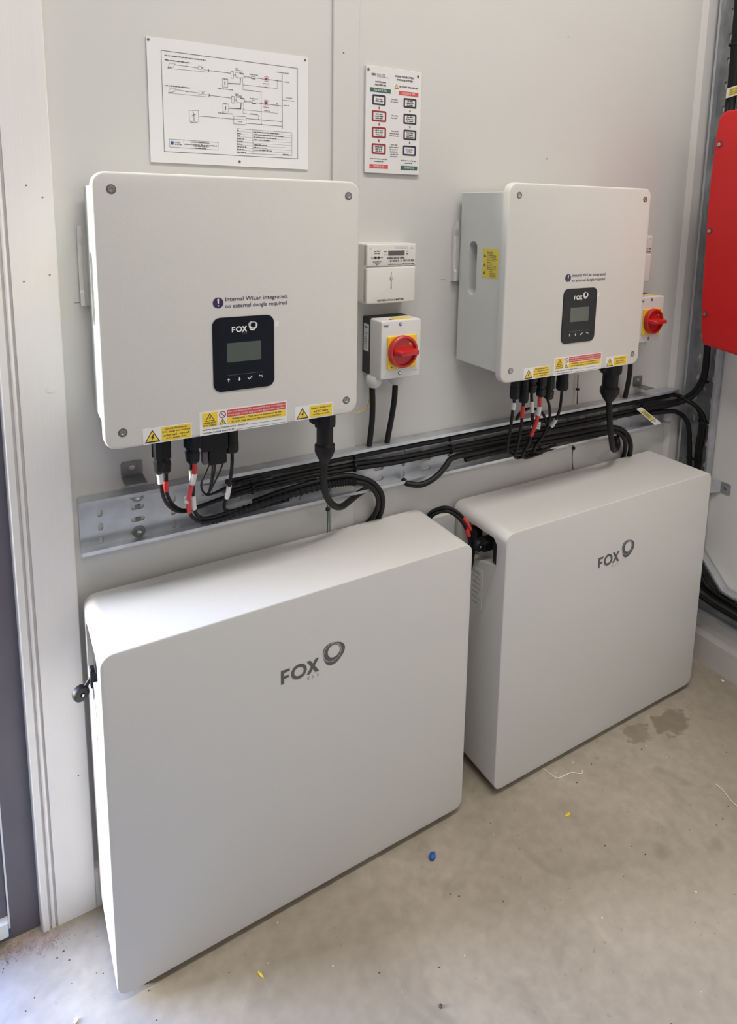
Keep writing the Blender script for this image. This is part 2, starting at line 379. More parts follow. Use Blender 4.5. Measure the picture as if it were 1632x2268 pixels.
# glazed door in the opening: frame, leaf, panes
d1 = bpy.data.objects.new('door_1', None); COL.objects.link(d1); d1.location = (0, 0, 0); struct(d1)
fr = MB(); fr.box((0.0, 0.001, 0), (0.0468, 0.050, DTOP)).box((DX0 + 0.001, 0.001, 0), (DX0 + 0.05, 0.075, DTOP)).box((DX0 + 0.05, 0.001, DTOP - 0.05), (0.0, 0.075, DTOP))
fr.build('door_frame', 'frame_grey', d1)
MB().box((-0.0030, 0.0005, 0.025), (-0.0002, 0.02, DTOP - 0.05)).build('pale_strip', 'pale_strip', d1)  # pale colour stands in for the daylit edge of the frame
lf = MB(); lf.box((-0.034, 0.004, 0.012), (-0.0045, 0.045, DTOP - 0.055)).box((DX0 + 0.055, 0.004, 0.012), (DX0 + 0.13, 0.055, DTOP - 0.055))
lf.box((DX0 + 0.13, 0.004, 0.012), (-0.034, 0.045, 0.075)).box((DX0 + 0.13, 0.004, DTOP - 0.13), (-0.034, 0.045, DTOP - 0.055))
lf.build('door_leaf', 'frame_grey', d1)
MB().box((-0.0250, -0.001, 0.03), (-0.0215, 0.004, DTOP - 0.06)).build('glazing_bead', 'pale_strip', d1)
MB().box((DX0 + 0.051, -0.012, 0.022), (-0.0035, 0.004, 0.05)).build('weather_bar', 'pale_strip', d1)
MB().box((DX0 + 0.125, 0.026, 0.070), (-0.031, 0.032, DTOP - 0.125)).build('pane', 'door_glass', d1)
MB().box((DX0, 0.003, 0.0), (0.0, 0.10, 0.010)).build('threshold', 'frame_grey', d1)
hd = MB(front(DX0 + 0.09, 0.004, 1.02)); hd.rbox(-0.018, -0.08, 0.018, 0.08, 0, 0.008, 0.006, 0.002).rbox(-0.01, 0.02, 0.12, 0.036, 0.03, 0.045, 0.006, 0.002).rbox(-0.008, 0.02, 0.008, 0.036, 0.008, 0.03, 0.004)
hd.build('door_handle', 'steel', d1)

# ================================================================== the logo
def logo(parent, fr, k, m, m2, ess=True):
    """FOX with the ring-shaped emblem; fr maps (u,v,w) with the foot of the F at the origin"""
    H, s = 0.0275, 0.0062; wz = 0.0004
    b = MB(lambda u, v, w: fr(u * k, v * k, w))
    for pts in ([(0, 0), (s, 0), (s, H), (0, H)], [(s, H - 0.0056), (0.0172, H - 0.0056), (0.0172, H), (s, H)], [(s, 0.0098), (0.0152, 0.0098), (0.0152, 0.0152), (s, 0.0152)]): b.quad(pts, wz)
    ell = lambda cx, cy, rx, ry, n=28: [(cx + rx * math.cos(2 * PI * i / n), cy + ry * math.sin(2 * PI * i / n)) for i in range(n)]
    vs, fs = holed(ell(0.0352, 0.01375, 0.0155, 0.0147), [ell(0.0352, 0.01375, 0.0095, 0.0088)], 0.0002); b.add([(u, v, w + wz) for u, v, w in vs], fs)
    b.quad([(0.0500, 0), (0.0575, 0), (0.0755, H), (0.0680, H)], wz); b.quad([(0.0683, 0), (0.0760, 0), (0.0578, H), (0.0503, H)], wz + 0.00005)
    b.build('logo_lettering', m, parent)
    R = 0.0228; th = math.radians(-104)
    egg = [((R * (1 + 0.075 * math.cos(3 * (t - th)))) * math.cos(t) , (R * (1 + 0.075 * math.cos(3 * (t - th)))) * math.sin(t)) for t in (2 * PI * i / 48 for i in range(48))]
    cx, cy = 0.1053, 0.0262
    e = MB(lambda u, v, w: fr(u * k, v * k, w))
    vs, fs = holed([(cx + x, cy + y) for x, y in egg], [ell(cx - 0.0022, cy + 0.0016, 0.0192, 0.0190)], 0.0002); e.add([(u, v, w + wz) for u, v, w in vs], fs)
    vs, fs = holed(ell(cx - 0.0022, cy + 0.0016, 0.0176, 0.0174), [ell(cx + 0.0008, cy + 0.0036, 0.0128, 0.0132)], 0.0002); e.add([(u, v, w + wz) for u, v, w in vs], fs)
    e.build('logo_emblem', m, parent)
    if ess:
        g = MB(lambda u, v, w: fr(u * k, v * k, w))
        for ch, uu in (('E', 0.0520), ('S', 0.0615), ('S', 0.0712)): g.text(ch, uu, -0.0105, uu + 0.0042, -0.0040, wz)
        g.build('logo_caption', m2, parent)

def tri(b, u, v, s, w):   # upright triangle outline with apex up, returned as filled polygon
    return b.quad([(u - s * 0.58, v), (u + s * 0.58, v), (u, v + s)], w)
def bolt(b, u, v, s, w):  # the lightning mark
    b.quad([(u + 0.10 * s, v + 0.95 * s), (u - 0.26 * s, v + 0.42 * s), (u + 0.02 * s, v + 0.46 * s), (u + 0.26 * s, v + 0.95 * s)], w)
    return b.quad([(u - 0.02 * s, v + 0.54 * s), (u + 0.24 * s, v + 0.58 * s), (u - 0.10 * s, v + 0.0 * s), (u - 0.02 * s, v + 0.30 * s)], w)

# ================================================================== inverters
CW, CH, CY = 0.431, 0.4166, 0.1826
def make_inverter():
    t = thing('inverter', 'white wall-mounted inverter with black display, above the left battery box', 'inverter', (0.1793, 0, 0.9733), 'hybrid inverters on the back wall')
    F = front(0, -CY, 0)
    f = lambda d: rrect(d, d, CW - d, CH - d, 0.020 - d, 7)
    MB(F).prism(f(0), -0.017, 0.0, 0.004, f, 4).build('cover', 'case_paint', t, True)
    bd = MB(front()).rbox(0.009, 0.018, 0.422, 0.3985, 0.014, CY - 0.0165, 0.002, 0, 2).build('body', 'case_body', t)
    st = MB(left(0.0, 0, 0)); st.prism(rrect(0.048, 0.174, 0.0755, 0.293, 0.0136, 8), -0.03, 0.0)
    carve(bd, st.build('cutter', 'case_body'))
    bk = MB(front()); bk.rbox(-0.0035, 0.20, 0.4345, 0.322, 0.002, 0.0055, 0.004)
    bk.build('wall_bracket', 'case_paint', t)
    ear = MB(left(-0.0015, 0, 0)); ear.prism([(0.0005, 0.200), (0.0135, 0.200), (0.0135, 0.222), (0.0100, 0.226), (0.0085, 0.245), (0.0085, 0.302), (0.0135, 0.318), (0.0160, 0.334), (0.0140, 0.334), (0.0060, 0.318), (0.0005, 0.318)], -0.003, 0.003)
    ear.build('bracket_hook', 'case_paint', t)
    for u, v in ((0.0265, 0.3917), (0.4090, 0.3917), (0.0268, 0.0262), (0.4082, 0.0262)):
        s = MB(F).disc(u, v, 0.0068, 0, 0.0004, n=20).build('screw', 'dull_steel', t)
        h = MB(F); h.rings([[(u + r * math.cos(2 * PI * i / 16), v + r * math.sin(2 * PI * i / 16), w) for i in range(16)] for r, w in ((0.0050, 0.0003), (0.0048, 0.0010), (0.0028, 0.0011), (0.0022, 0.0005))]); h.build('screw_head', 'screw_steel', s, True)
    p = MB(F).rbox(0.167, 0.071, 0.271, 0.1937, 0, 0.0016, 0.0135, 0.0008, 7).build('display_panel', 'panel_black', t)
    F2 = front(0, -CY - 0.0016, 0)
    MB(F2).rbox(0.190, 0.1192, 0.2475, 0.1512, 0, 0.0003, 0.0008).build('screen', 'lcd', p)
    logo(p, front(0.1985, -CY - 0.0016, 0.1685), 0.335, 'print_white', 'print_grey')
    ic = MB(F2); ic.quad([(0.190, 0.0975), (0.251, 0.0975), (0.251, 0.0979), (0.190, 0.0979)], 0.0003); ic.build('separator_line', 'print_grey', p)
    ic = MB(F2); w = 0.0003
    ic.quad([(0.1911, 0.0865), (0.1925, 0.0865), (0.1925, 0.0905), (0.1911, 0.0905)], w); ic.quad([(0.1893, 0.0900), (0.1943, 0.0900), (0.1918, 0.0930)], w)
    ic.quad([(0.2091, 0.0895), (0.2105, 0.0895), (0.2105, 0.0930), (0.2091, 0.0930)], w); ic.quad([(0.2098, 0.0866), (0.2124, 0.0898), (0.2072, 0.0898)], w)
    ic.poly([(0.2245, 0.0900), (0.2268, 0.0876), (0.2312, 0.0922)], 0.0014, w)
    ic.poly([(0.2440, 0.0915), (0.2485, 0.0915), (0.2497, 0.0902), (0.2490, 0.0888), (0.2478, 0.0884)], 0.0010, w); ic.quad([(0.2425, 0.0915), (0.2450, 0.0932), (0.2450, 0.0898)], w)
    ic.build('key_symbols', 'print_white', p)
    MB(F).rbox(0.2725, 0.1725, 0.2795, 0.1805, 0, 0.0003, 0.0008).build('film_tab', 'print_white', t)
    # notice above the display
    n = MB(F).disc(0.1777, 0.2178, 0.0086, 0, 0.0004, n=28).build('notice', 'print_purple', t)
    e = MB(F); e.quad([(0.1768, 0.2160), (0.1786, 0.2160), (0.1792, 0.2242), (0.1762, 0.2242)], 0.0007); e.disc(0.1777, 0.2132, 0.0012, 0.0004, 0.0007, n=10); e.build('exclamation_mark', 'print_white', n)
    tx = MB(F); tx.text('Internal WiLan integrated,', 0.1895, 0.2178, 0.2960, 0.2262, 0.0004, 0.006); tx.text('no external dongle required.', 0.1895, 0.2068, 0.2960, 0.2152, 0.0004, 0.006); tx.build('lettering', 'print_purple', n)
    # warning labels along the lower edge
    def hazard(parent, u, v, s, w):
        tri(MB(F), u, v, s, w).build('hazard_triangle', 'print_black', parent)
        tri(MB(F), u, v + s * 0.10, s * 0.78, w + 0.0002).build('triangle_field', 'label_yellow', parent)
        bolt(MB(F), u, v + s * 0.15, s * 0.52, w + 0.0004).build('lightning_mark', 'print_black', parent)
    a = MB(F).rbox(0.0556, 0.0015, 0.1303, 0.0268, 0, 0.0004, 0.0006).build('warning_label', 'label_white', t); a['label'] = 'small white and yellow label about D.C. plugs'
    hazard(a, 0.0695, 0.0035, 0.0205, 0.0006)
    MB(F).rbox(0.0835, 0.0030, 0.1290, 0.0255, 0.0003, 0.0006, 0.0015).build('yellow_field', 'label_yellow', a)
    tx = MB(F)
    for k, (s, u0, u1) in enumerate((('Do not disconnect', 0.0885, 0.1225), ('D.C. plugs and sockets', 0.0848, 0.1278), ('under load - turn off', 0.0860, 0.1265), ('A.C. supply first.', 0.0900, 0.1225))):
        v = 0.0208 - k * 0.0053; tx.text(s, u0, v, u1, v + 0.0036, 0.0008, 0.012)
    tx.build('lettering', 'print_black', a)
    c = MB(F).rbox(0.1429, 0.0012, 0.2932, 0.0410, 0, 0.0004, 0.0006).build('warning_label', 'label_white', t); c['label'] = 'wide white label with red and yellow fields'
    MB(F).rbox(0.1475, 0.0150, 0.1722, 0.0388, 0.0003, 0.0006, 0.0005).build('yellow_field', 'label_yellow', c)
    tri(MB(F), 0.1598, 0.0246, 0.0135, 0.0008).build('hazard_triangle', 'print_black', c); tri(MB(F), 0.1598, 0.0258, 0.0103, 0.0010).build('triangle_field', 'label_yellow', c); bolt(MB(F), 0.1598, 0.0264, 0.0075, 0.0012).build('lightning_mark', 'print_black', c)
    vs, fs = holed([(0.1808 + 0.0058 * math.cos(2 * PI * i / 24), 0.0325 + 0.0058 * math.sin(2 * PI * i / 24)) for i in range(24)], [[(0.1808 + 0.0047 * math.cos(2 * PI * i / 24), 0.0325 + 0.0047 * math.sin(2 * PI * i / 24)) for i in range(24)]], 0.0002)
    q = MB(F); q.add([(u, v, w_ + 0.0005) for u, v, w_ in vs], fs); q.line((0.1773, 0.0360), (0.1843, 0.0290), 0.0011, 0.0006); q.build('prohibition_ring', 'print_dred', c)
    tri(MB(F), 0.1808, 0.0157, 0.0100, 0.0006).build('hazard_triangle', 'print_black', c); tri(MB(F), 0.1808, 0.0167, 0.0072, 0.0008).build('triangle_field', 'label_yellow', c)
    MB(F).quad([(0.1803, 0.0180), (0.1813, 0.0180), (0.1815, 0.0220), (0.1801, 0.0220)], 0.001).build('exclamation_mark', 'print_black', c)
    MB(F).rbox(0.1885, 0.0268, 0.2905, 0.0390, 0.0003, 0.0006, 0.0006).build('red_field', 'print_red', c)
    MB(F).rbox(0.1885, 0.0145, 0.2905, 0.0256, 0.0003, 0.0006, 0.0006).build('yellow_field', 'label_yellow', c)
    tx = MB(F); tx.text('Do not work on this equipment until it is isolated', 0.1900, 0.0335, 0.2885, 0.0375, 0.0008, 0.01); tx.text('from both mains and on-site generation supplies', 0.1900, 0.0282, 0.2885, 0.0322, 0.0008, 0.01); tx.build('red_field_lettering', 'label_white', c)
    tx = MB(F); tx.text('WARNING - Only persons authorised by the', 0.1960, 0.0209, 0.2830, 0.0246, 0.0008, 0.015); tx.text('D.N.O. may remove the main cut-out fuse.', 0.1960, 0.0156, 0.2830, 0.0196, 0.0008, 0.015)
    tx.text('WARNING', 0.1495, 0.0198, 0.1702, 0.0232, 0.0008, 0.02); tx.text('Dual Supply', 0.1492, 0.0157, 0.1705, 0.0192, 0.0008, 0.02)
    tx.text('Isolate on-site Generating Unit(s) at', 0.1475, 0.0085, 0.2240, 0.0122, 0.0006, 0.012); tx.text('Isolate mains supply at', 0.1475, 0.0030, 0.2000, 0.0068, 0.0006, 0.012)
    tx.line((0.2265, 0.0090), (0.2900, 0.0090), 0.0005, 0.0006).line((0.2030, 0.0035), (0.2900, 0.0035), 0.0005, 0.0006); tx.build('lettering', 'print_black', c)
    g = MB(F).rbox(0.3085, 0.0020, 0.3820, 0.0268, 0, 0.0004, 0.0006).build('warning_label', 'label_white', t); g['label'] = 'small white and yellow label about isolating before work'
    hazard(g, 0.3222, 0.0040, 0.0200, 0.0006)
    MB(F).rbox(0.3360, 0.0035, 0.3795, 0.0250, 0.0003, 0.0006, 0.0015).build('yellow_field', 'label_yellow', g)
    tx = MB(F)
    for k, (s, u0, u1) in enumerate((('Danger - Isolate A.C.', 0.3390, 0.3765), ('and D.C. before', 0.3440, 0.3715), ('carrying out work', 0.3420, 0.3735))):
        v = 0.0182 - k * 0.0058; tx.text(s, u0, v, u1, v + 0.0038, 0.0008, 0.012)
    tx.build('lettering', 'print_black', g)
    # yellow label on the flank
    S = left(0.009, 0, 0)
    y = MB(S).rbox(0.0963, 0.2175, 0.1470, 0.2792, 0, 0.0004, 0.002).build('side_label', 'label_lemon', t)
    tx = MB(S)
    for v in (0.2615, 0.2410, 0.2245): tri(tx, 0.1035, v, 0.0075, 0.0006)
    v = 0.2745
    for k in range(15):
        if k in (6, 11): v -= 0.001
        long = k not in (0, 1, 6, 7, 11)
        tx.greek(0.111 if k < 11 else 0.122, 0.144 - (0 if long else 0.013) - random.uniform(0, 0.004), v - 0.0028, 0.0022, 0.0006); v -= 0.0035
    tx.build('lettering', 'print_grey', y)
    # blanking plugs under the case
    for u, v0 in ((0.128, 0.004), (0.331, 0.006)):
        MB().rings(lathe([(0.010, 0.02), (0.010, -0.012), (0.008, -0.016)], (u, -0.115, 0.0), 'z', 14)).build('blanking_plug', 'black_plastic', t, True)
    return t
inv = make_inverter()
inv2 = copy_tree(inv); inv2.location = (0.9493, 0, 0.9849)
inv2['label'] = 'white wall-mounted inverter with its whole left flank showing, above the right battery box'
for ch in inv2.children:
    if ch.name.split('.')[0] == 'warning_label': ch.location.x += 0.008

# ================================================================== battery boxes
BW, BD, BT, BB = 0.727, 0.190, 0.6548, 0.0166
def make_battery():
    t = thing('battery_box', 'white floor-standing battery box beside the door casing, nearest the camera', 'battery', (0.1523, -0.2097, 0), 'home battery boxes on the floor', 0.0109)
    F = front(0, 0, 0)
    f = lambda d: rrect(d, BB + d, BW - d, BT - d, 0.021 - d, 8)
    sh = MB(F).prism(f(0), -BD, 0.0, 0.0022, f, 3).build('shell', 'battery_paint', t, True)
    cu = MB(left(0, 0, 0)); pts = [(-0.031, 0.566), (-0.031, 0.616), (-0.043, 0.6285), (-0.120, 0.6285), (-0.150, 0.626), (-0.163, 0.612), (-0.163, 0.535), (-0.110, 0.545)]
    cu.prism(pts, -0.030, 0.01); carve(sh, cu.build('cutter', 'battery_paint'))
    for p in sh.data.polygons: p.use_smooth = True
    try: sh.data.set_sharp_from_angle(angle=math.radians(35))
    except Exception: pass
    if not sh.data.materials: sh.data.materials.append(MATS['battery_paint'])
    for u in (0.05, BW - 0.05):
        for d in (0.03, BD - 0.03): MB().rings(lathe([(0.018, 0.0), (0.018, BB + 0.001)], (u, d, 0), 'z', 14)).build('foot', 'black_plastic', t, True)
    logo(t, front(0.2965, 0, 0.4925), 1.0, 'logo_grey', 'print_faint')
    lb = MB(left(0, 0, 0)).rbox(-0.112, 0.435, -0.074, 0.530, 0, 0.0010, 0.002).build('type_plate', 'battery_paint', t)
    g = MB(left(0, 0, 0))
    for k in range(7): g.greek(-0.107, -0.080 - random.uniform(0, 0.006), 0.517 - k * 0.0125, 0.006, 0.0013)
    g.build('lettering', 'print_faint', lb)
    # terminals inside the side opening
    MB(left(0.004, 0, 0)).rbox(-0.050, 0.566, -0.034, 0.616, -0.03, 0.0, 0.004, 0.003).build('terminal_block', 'black_plastic', t)
    MB(left(0.010, 0, 0)).rbox(-0.100, 0.574, -0.074, 0.606, -0.03, 0.008, 0.008, 0.004).build('terminal_socket', 'black_plastic', t)
    MB(left(0.020, 0, 0)).rbox(-0.150, 0.556, -0.118, 0.606, -0.02, 0.004, 0.004, 0.002).build('terminal_socket', 'black_plastic', t)
    return t
bat = make_battery()
bat2 = copy_tree(bat); bat2.location = (0.9658, -0.2099, 0); bat2.rotation_euler = (0, 0, 0.0058)
bat2['label'] = 'white floor-standing battery box on the right, its left end shaded by the other box'
# the loose sealing cap that hangs out of the opening, different on each box
def cap(parent, c, strap, tilt):
    k = MB(); k.rings(lathe([(0.0125, -0.006), (0.0130, -0.004), (0.0130, 0.004), (0.0115, 0.006), (0.004, 0.0062), (0.0035, 0.003)], (0, 0, 0), 'y', 22)); o = k.build('sealing_cap', 'black_plastic', parent, True)
    o.location = c; o.rotation_euler = tilt
    pin = MB(); pin.rings(lathe([(0.0026, 0.003), (0.0026, 0.0075), (0.0016, 0.0086)], (0, 0, 0), 'y', 12)); pin.build('pin', 'steel', o, True)
    tube('cap_strap', spline(strap), 0.0034, 'black_plastic', parent)
cap(bat, (-0.0195, 0.100, 0.533), [(-0.012, 0.102, 0.541), (-0.004, 0.104, 0.551), (0.003, 0.104, 0.560), (0.012, 0.104, 0.567)], (0, 0, 0.35))
MB(left(-0.001, 0, 0)).rbox(-0.112, 0.535, -0.096, 0.572, -0.02, 0.003, 0.005, 0.002).build('cap_anchor', 'black_plastic', bat)
MB(front(0, 0, 0)).rbox(-0.080, 0.30, -0.006, 0.632, -0.196, -0.178, 0.003, 0.001).build('mounting_bracket', 'battery_paint', bat2)
cap(bat2, (-0.008, 0.084, 0.592), [(-0.002, 0.080, 0.596), (0.006, 0.072, 0.602), (0.014, 0.070, 0.604)], (0, 0, 0.1))

# ================================================================== generation meters
def make_meter():
    t = thing('generation_meter', 'cream generation meter with small screen, beside the left inverter', 'meter', (0.699, 0, 1.1503), 'generation meters')
    MW, MH, MD = 0.118, 0.1235, 0.050
    f = lambda d: rrect(d, d, MW - d, MH - d, 0.004 - d, 4)
    MB(front()).prism(f(0), 0.0, MD - 0.004, 0, f).build('base', 'meter_plastic', t)
    FR = front(0, -MD, 0)
    g = lambda d: rrect(d, 0.0762 + d, MW - d, MH - d, 0.0035 - d * 0.9, 4)
    MB(FR).prism(g(0), -0.012, 0.0, 0.003, g).build('upper_cover', 'meter_plastic', t, True)
    g2 = lambda d: rrect(d, d, MW - d, 0.0757 - d, 0.0035 - d * 0.9, 4)
    MB(FR).prism(g2(0), -0.012, 0.0, 0.003, g2).build('terminal_cover', 'meter_plastic', t, True)
    s = MB(FR).rbox(0.0480, 0.0975, 0.0905, 0.1105, 0, 0.0004, 0.0008).build('screen_bezel', 'label_white', t)
    MB(FR).rbox(0.0495, 0.0988, 0.0890, 0.1092, 0.0004, 0.0007, 0.0004).build('screen', 'lcd_meter', s)
    for u in (0.0200, 0.0268): MB(FR).disc(u, 0.0952, 0.0028, 0, 0.0006, n=14).build('indicator', 'print_black', t)
    p = MB(FR); w = 0.0003
    p.greek(0.0165, 0.031, 0.1072, 0.0022, w).greek(0.0175, 0.031, 0.1028, 0.0022, w).greek(0.0095, 0.0165, 0.0945, 0.0016, w).greek(0.0300, 0.0375, 0.0945, 0.0016, w).greek(0.0135, 0.0350, 0.0863, 0.0018, w).greek(0.0185, 0.0300, 0.0833, 0.0016, w).greek(0.0220, 0.0270, 0.0800, 0.0018, w)
    p.greek(0.0400, 0.0465, 0.1062, 0.0022, w).greek(0.0405, 0.0465, 0.1000, 0.0022, w).greek(0.0925, 0.0985, 0.1065, 0.0022, w).greek(0.0925, 0.0985, 0.1010, 0.0022, w)
    p.greek(0.0475, 0.0885, 0.0925, 0.0034, w); p.greek(0.0500, 0.0740, 0.0798, 0.0024, w).greek(0.0840, 0.1130, 0.0800, 0.0024, w)
    p.text('CE', 0.0745, 0.0788, 0.0825, 0.0838, w)
    for k in range(46):
        if random.random() < 0.62: u = 0.0488 + k * 0.0014; p.quad([(u, 0.0858), (u + 0.0008, 0.0858), (u + 0.0008, 0.0903), (u, 0.0903)], w)
    p.text('GENERATION METER', 0.0253, 0.0048, 0.0900, 0.0090, w, 0.02); p.build('lettering', 'print_dark', t)
    q = MB(FR); q.rbox(0.0660, 0.1130, 0.0965, 0.1175, 0, 0.0003, 0.001); q.build('seal_strip', 'gland_grey', t)
    for u in (0.0084, 0.1072): MB(FR).disc(u, 0.1148, 0.0028, 0, 0.0006, 0.0003, 14).build('seal_plug', 'gland_grey', t)
    c = MB(FR); c.quad([(0.0573, 0.0560), (0.0590, 0.0560), (0.0590, 0.0655), (0.0573, 0.0655)], 0.0003); c.quad([(0.0565, 0.0300), (0.0600, 0.0300), (0.0592, 0.0500), (0.0572, 0.0500)], 0.0003); c.build('screw_channel', 'print_faint', t)
    MB(FR).rings([[(0.0582 + r * math.cos(2 * PI * i / 14), 0.0527 + r * math.sin(2 * PI * i / 14), w_) for i in range(14)] for r, w_ in ((0.0038, 0.0), (0.0036, 0.0014), (0.002, 0.002))]).build('screw', 'steel', t, True)
    return t
met = make_meter()
met2 = copy_tree(met); met2.location = (1.451, 0, 1.163)
met2['label'] = 'cream generation meter almost hidden behind the right inverter, only its edge showing'

# ================================================================== rotary isolators
def make_isolator():
    t = thing('rotary_isolator', 'rotary isolator with red handle below the meter, between the inverters', 'isolator', (0.7185, 0, 0.9963), 'rotary isolator switches')
    IW, IH = 0.0965, 0.1225
    MB(front()).rbox(0.0, 0.0, IW, IH, 0.0, 0.034, 0.003, 0).build('base', 'isolator_base', t)
    f = lambda d: rrect(d, d, IW - d, IH - d, 0.004 - d * 0.9, 4)
    MB(front()).prism(f(0), 0.0342, 0.080, 0.0025, f).build('cover', 'isolator_cover', t, True)
    F = front(0, -0.080, 0)
    ye = MB(F).rbox(0.0140, 0.0213, 0.0835, 0.0905, 0, 0.0045, 0.003, 0.0012).build('yellow_plate', 'isolator_yellow', t)
    k = MB(F)
    k.poly([(0.0200, 0.0625), (0.0200, 0.0690), (0.0245, 0.0690), (0.0245, 0.0625)], 0.0014, 0.0048)
    k.quad([(0.0215, 0.0250), (0.0255, 0.0245), (0.0235, 0.0275)], 0.0048); k.build('position_marks', 'print_black', ye)
    cu, cv, R = 0.0462, 0.0585, 0.0335
    d = MB(F); d.rings([[(cu + r * math.cos(2 * PI * i / 40), cv + r * math.sin(2 * PI * i / 40), w) for i in range(40)] for r, w in ((R - 0.001, 0.0045), (R, 0.006), (R, 0.0155), (R - 0.0015, 0.017), (R - 0.005, 0.017), (R - 0.0062, 0.0155), (R - 0.0068, 0.0115), (0.004, 0.0115))])
    kn = d.build('dial', 'isolator_red', t, True)
    h = MB(F); a = rrect(cu - 0.026, cv - 0.0065, cu + 0.0275, cv + 0.0065, 0.004, 3); b = rrect(cu - 0.019, cv - 0.0052, cu + 0.0275, cv + 0.0052, 0.004, 3); c = rrect(cu - 0.016, cv - 0.0045, cu + 0.0260, cv + 0.0045, 0.0035, 3)
    h.rings([[(u, v, 0.0113) for u, v in a], [(u, v, 0.030) for u, v in b], [(u, v, 0.0325) for u, v in c]]); h.build('grip', 'isolator_red', kn, True)
    MB(F).quad([(cu + 0.013, cv + 0.0150), (cu + 0.021, cv + 0.0125), (cu + 0.022, cv + 0.0150), (cu + 0.014, cv + 0.0185)], 0.0118).build('lock_slot', 'isolator_yellow', kn)
    for v in (0.0105, 0.1140):
        s = MB(F).disc(0.0455, v, 0.0040, 0, 0.0004, n=16).build('screw', 'print_grey', t)
        MB(F).disc(0.0460, v + 0.0004, 0.0022, 0.0003, 0.0009, n=12).build('screw_head', 'steel', s)
    m = MB(F); m.quad([(0.0040, 0.1140), (0.0160, 0.1140), (0.0125, 0.1105), (0.0070, 0.1105)], 0.0003); m.poly([(0.0160, 0.1135), (0.0125, 0.1075)], 0.0012, 0.0003); m.build('maker_mark', 'print_grey', t)
    p = MB(F); p.greek(0.0805, 0.0900, 0.0120, 0.0030, 0.0003); p.build('lettering', 'print_faint', t)
    # label on the black flank and the warning label lying over the top edge
    sl = MB(left(0, 0, 0)).rbox(0.0065, 0.050, 0.0275, 0.108, 0, 0.0004, 0.0006).build('rating_label', 'label_white', t)
    q = MB(left(0, 0, 0)); q.quad([(0.0090, 0.1040), (0.0235, 0.1025), (0.0200, 0.0985), (0.0120, 0.0995)], 0.0006); q.poly([(0.0230, 0.1020), (0.0185, 0.0955)], 0.0016, 0.0006); q.build('maker_mark', 'print_grey', sl)
    q = MB(left(0, 0, 0))
    for kk in range(8): q.greek(0.0088, 0.0245 - random.uniform(0, 0.005), 0.088 - kk * 0.0046, 0.0024, 0.0006)
    q.build('lettering', 'print_grey', sl)
    T = flat(0, 0, IH)
    tl = MB(T).rbox(0.022, -0.074, 0.080, -0.045, 0, 0.0004, 0.001).build('warning_label', 'label_white', t)
    MB(T).rbox(0.036, -0.072, 0.079, -0.048, 0.0003, 0.0006, 0.001).build('yellow_field', 'label_yellow', tl); tri(MB(T), 0.029, -0.071, 0.011, 0.0006).build('hazard_triangle', 'print_black', tl)
    for u, wv in ((0.004, 0.045), (0.058, 0.045)):
        g = MB().rings(lathe([(0.0145, 0.002), (0.0165, -0.001), (0.0165, -0.014), (0.0150, -0.016), (0.0120, -0.021), (0.0070, -0.024)], (u + 0.0, -0.045, 0.0), 'z', 20)).build('cable_gland', 'gland_grey', t, True)
    return t
iso = make_isolator()
iso2 = copy_tree(iso); iso2.location = (1.500, 0, 1.0045)
iso2['label'] = 'rotary isolator with red handle peeping out behind the right inverter'

